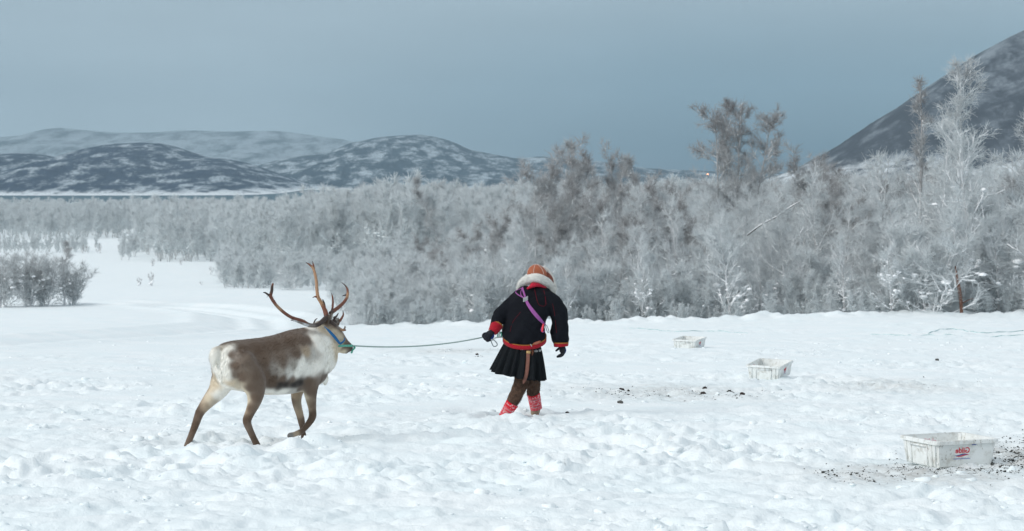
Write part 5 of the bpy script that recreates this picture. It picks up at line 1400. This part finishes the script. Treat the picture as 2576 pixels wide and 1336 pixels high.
    for j in range(ny_):
        for i in range(nx_):
            u, v = i / (nx_ - 1), j / (ny_ - 1); gg = tp + th - .004
            V.append((gg + u * (L - 2 * gg), gg + v * (W - 2 * gg), .012 + .03 * abs(math.sin(i * .9 + j * .6)) * .5 + .02 * ((i * 7 + j * 13) % 5) / 5))
    ii = np.arange(nx_ * ny_).reshape(ny_, nx_); Q = np.stack([ii[:-1, :-1], ii[:-1, 1:], ii[1:, 1:], ii[1:, :-1]], -1).reshape(-1, 4)
    o = bpy.data.objects.new('snow_inside', mesh_np('snow_inside', V, Q)); o.data.materials.append(M['clump']); COL.objects.link(o); o.parent = root
    return root
def P5(x, y): return ((3550 + x / 4.718) * .62891, (1680 + y / 4.718) * .62891)
c1 = dpt(*P5(935, 868)) - Vector((.013, .031, 0)); crate(c1, math.radians(22.5), .56, .515, .188, 'nearest white fish crate at the lower right, red lettering on its long side')
def P6(x, y): return ((2640 + x / 3.5152) * .62891, (1260 + y / 3.5152) * .62891)
c2 = dpt(*P6(1690, 912)); crate(c2, math.radians(68), .66, .50, .185, 'middle dirty white fish crate, end wall towards the camera, red print on its right side', tilt=math.radians(4.5))
c3 = dpt(*P6(505, 468)); crate(c3 - Vector((0, 0, .03)), math.radians(67), .66, .50, .185, 'farthest fish crate, half sunk in the snow near the rope', tilt=math.radians(3.0), sink=.01)

# ------------------------------------------------------------------ dark crumbs, clods, ropes on the snow
def crumbs():
    rng = np.random.default_rng(31); P, R = [], []
    def area(cx, cy, sx, sy, n, r0, r1):
        for _ in range(n):
            dx, dy = cx + rng.normal() * sx, cy + rng.normal() * sy
            p = dpt(dx, dy)
            if p.y > 70 or p.y < 12: continue
            
            R.append((r0 + (r1 - r0) * rng.random() ** 3) * .8); P.append((p.x, p.y))
            for _k in range(rng.integers(0, 4)): R.append(R[-1] * .6 if R[-1] > .004 else .003); P.append((p.x + rng.normal() * .03, p.y + rng.normal() * .05))
    area(2560, 1150, 36, 24, 420, .004, .013); area(2520, 1165, 40, 14, 120, .004, .012); area(2380, 1182, 80, 8, 300, .003, .009); area(2300, 1168, 40, 12, 60, .003, .009); area(2150, 1195, 60, 9, 110, .003, .011)
    area(2085, 1200, 12, 4, 16, .006, .015); area(1640, 990, 130, 9, 260, .003, .012); area(1560, 992, 25, 5, 34, .006, .02); area(1850, 1001, 35, 3, 30, .006, .020); area(1740, 990, 30, 8, 30, .005, .02)
    area(2260, 968, 90, 8, 60, .004, .012); area(2340, 1100, 160, 40, 30, .003, .008); area(1150, 882, 70, 3, 36, .006, .014); area(2050, 1060, 200, 40, 14, .004, .010); area(1200, 895, 10, 2, 5, .01, .02)
    P = np.array(P); z = ground_z(P[:, 0], P[:, 1]); R = np.array(R)
    V, T = blobs(np.stack([P[:, 0], P[:, 1], z + R * .35], 1), R, rng, .75, .45)
    me = mesh_np('feed_crumbs', V, T); o = link('feed_crumbs', me, simple('dark_crumb', (.035, .034, .028), .9, var=.5, scale=15)); tag(o, kind='stuff'); o['label'] = 'dark crumbs of feed and soil strewn on the trampled snow'; o['category'] = 'crumbs'
    # bigger clods one can point at
    dk = simple('dark_clod', (.040, .030, .027), .9, var=.6, scale=40, bump=.8); gy_ = simple('grey_clod', (.10, .10, .095), .9, var=.5, scale=40, bump=.8)
    clod_l = [(1840, 993, .050, dk, 'largest dark brown clod on the snow below the middle crate'), (1769, 990, .034, dk, 'dark clod left of the largest brown one'), (1868, 1000, .030, dk, 'dark flat clod right of the largest brown one'), (1563, 983, .036, dk, 'dark clod at the left part of the strewn patch'), (1561, 1014, .034, gy_, 'grey clod lying a little nearer than the strewn dark patch'), (1773, 982, .028, dk, 'small dark clod just beyond two others on the dirty strip'),
              (1448, 990, .024, gy_, 'leftmost grey clod of the strewn strip'), (2357, 911, .034, gy_, 'dark clod far right between the crates'), (1200, 893, .030, dk, 'lone dark clod left of the walking person'), (1427, 1040, .020, dk, "tiny dark clod right of the person's boots"), (1985, 988, .030, gy_, 'pale grey clod right of the middle crate')]
    for i, (dx, dy, r, mt, lb) in enumerate(clod_l):
        p = dpt(dx, dy); z = gz(p.x, p.y)
        bm = bmesh.new(); bmesh.ops.create_icosphere(bm, subdivisions=3, radius=r)
        for v in bm.verts:
            nn_ = mnoise.noise(v.co * (1.6 / r) * .6 + Vector((i * 3.1, 0, 0))) * .35 + mnoise.noise(v.co * (4 / r) + Vector((0, i, 0))) * .18
            v.co *= 1 + nn_; v.co.z *= .72
        me = bpy.data.meshes.new('clod'); bm.to_mesh(me); bm.free(); me.shade_smooth(); o = link('clod', me, mt); o.location = (p.x, p.y, z + r * .3); tag(o, lb, 'clod')
crumbs()
def snow_chunks():
    """loose broken lumps of snow, too many to count"""
    rng = np.random.default_rng(8); n = 2600
    y = 13 + 45 * rng.random(n) ** 1.5; x = (rng.random(n) - .5) * .5 * y
    k = perlin(x / 2.1 + 7, y / 2.8, 77) > .02; x, y = x[k], y[k]
    R = .012 + .035 * rng.random(len(x)) ** 4; z = ground_z(x, y)
    bm = bmesh.new(); bmesh.ops.create_icosphere(bm, subdivisions=2, radius=1); iv = np.array([v.co[:] for v in bm.verts]); jf = np.array([[v.index for v in f.verts] for f in bm.faces]); bm.free()
    m = len(x); nn_ = len(iv); ph = rng.random((m, 1)) * 20
    d = 1 + .22 * np.sin(iv[None, :, 0] * 3.1 + ph) * np.cos(iv[None, :, 1] * 2.7 + ph * 1.3) + .16 * np.sin(iv[None, :, 2] * 4.3 + ph * .7 + iv[None, :, 0] * 2)
    V = iv[None] * (R[:, None] * d)[:, :, None] * np.stack([.9 + .7 * rng.random(m), .9 + .5 * rng.random(m), .55 + .3 * rng.random(m)], 1)[:, None, :]
    V = V + np.stack([x, y, z - R * .12], 1)[:, None]
    T = jf[None] + (np.arange(m) * nn_)[:, None, None]
    o = link('snow_chunks', mesh_np('snow_chunks', V.reshape(-1, 3), T.reshape(-1, 3)), M['snow']); tag(o, kind='stuff'); o['label'] = 'loose lumps of broken snow on the churned field'; o['category'] = 'snow'
snow_chunks()
def ground_rope(pts, r, label):
    P = []
    for dx, dy in pts: p = dpt(dx, dy); P.append((p.x, p.y, gb(p.x, p.y) + .03))
    P, _ = smooth_path(np.array(P), np.ones(len(P)), 8)
    P[:, 2] = ground_z(P[:, 0], P[:, 1]) + r * .6
    a = Acc(); a.add(tube(P, [r] * len(P), 7, 1)); o = link('rope', a.mesh('rope'), M['lying_rope']); tag(o, label, 'rope')
M['lying_rope'] = simple('faded_green_rope', (.42, .58, .58), .8, var=.3, scale=30)
ground_rope([(2336, 838), (2372, 829), (2400, 827), (2430, 833), (2470, 838), (2540, 835), (2640, 828)], .011, 'faded green rope lying in a bent loop before the right-hand birches')
ground_rope([(2190, 840), (2260, 842), (2340, 843), (2450, 845), (2560, 844), (2680, 842)], .009, 'straight green rope half covered by snow at the right edge')
ground_rope([(1570, 826), (1640, 829), (1700, 835), (1790, 833), (1880, 839)], .010, 'thin green rope on the snow behind the farthest crate')

# broken brown trunk and snowy fallen limb among the right-hand birches
def snag():
    rd = simple('red_brown_wood', (.17, .085, .060), .85, var=.5, scale=18, bump=.6)
    d = 72.6; p = lambda x, y, o=0.0: np.array(S(x, y, d + o)[:])
    root = empty('broken_trunk', tuple(p(2418, 812))); tag(root, 'broken reddish brown trunk standing in front of the tallest right-hand birch', 'trunk')
    a = Acc(); a.add(tube([p(2420, 815), p(2418, 770), p(2414, 735), p(2408, 700), p(2403, 670)], [.045, .052, .058, .042, .018], 10, 4)); link('trunk', a.mesh('trunk'), rd, root)
    a = Acc(); a.add(tube([p(2417, 765), p(2432, 757), p(2448, 750)], [.02, .015, .008], 8, 3)); link('branch', a.mesh('branch'), rd, root)
    wh = M['clump']; bk = simple('dark_bark', (.10, .09, .085), .9, var=.4, scale=15)
    d = 84.0; root = empty('fallen_limb', tuple(p(1935, 553))); tag(root, 'snow-covered broken limb slanting up to the right of the three-headed birch', 'branch')
    pts = [p(1880, 592), p(1915, 566), p(1950, 548), p(1980, 527), p(2012, 508)]
    a = Acc(); a.add(tube(pts, [.020, .019, .017, .013, .005], 8, 3)); link('limb', a.mesh('limb'), bk, root)
    a = Acc(); a.add(tube([q + np.array([0, -.01, .03]) for q in pts], [.010, .022, .016, .022, .008], 8, 3)); link('snow', a.mesh('snow'), wh, root)
snag()
def far_lamp():
    d = 4700.0; p = S(1780, 440, d); g = -31
    root = empty('lamp_post', (p.x, d, g)); tag(root, 'orange lamp burning on the far shore beside the three-headed birch', 'lamp')
    a = Acc(); a.add(tube([(p.x, d, g), (p.x, d, p.z)], [.25, .15], 6, 1)); link('pole', a.mesh('pole'), simple('pole_grey', (.1, .1, .1)), root)
    m = bpy.data.materials.new('orange_glow'); m.use_nodes = True; nt = m.node_tree; nt.nodes.clear(); e = nt.nodes.new('ShaderNodeEmission'); e.inputs[0].default_value = (1, .32, .10, 1); e.inputs[1].default_value = 9; oo = nt.nodes.new('ShaderNodeOutputMaterial'); nt.links.new(e.outputs[0], oo.inputs[0])
    bm = bmesh.new(); bmesh.ops.create_icosphere(bm, subdivisions=2, radius=2.0); me = bpy.data.meshes.new('lamp_head'); bm.to_mesh(me); bm.free(); me.materials.append(m)
    o = bpy.data.objects.new('lamp_head', me); COL.objects.link(o); o.parent = root; o.location = (0, 0, p.z - g)
far_lamp()
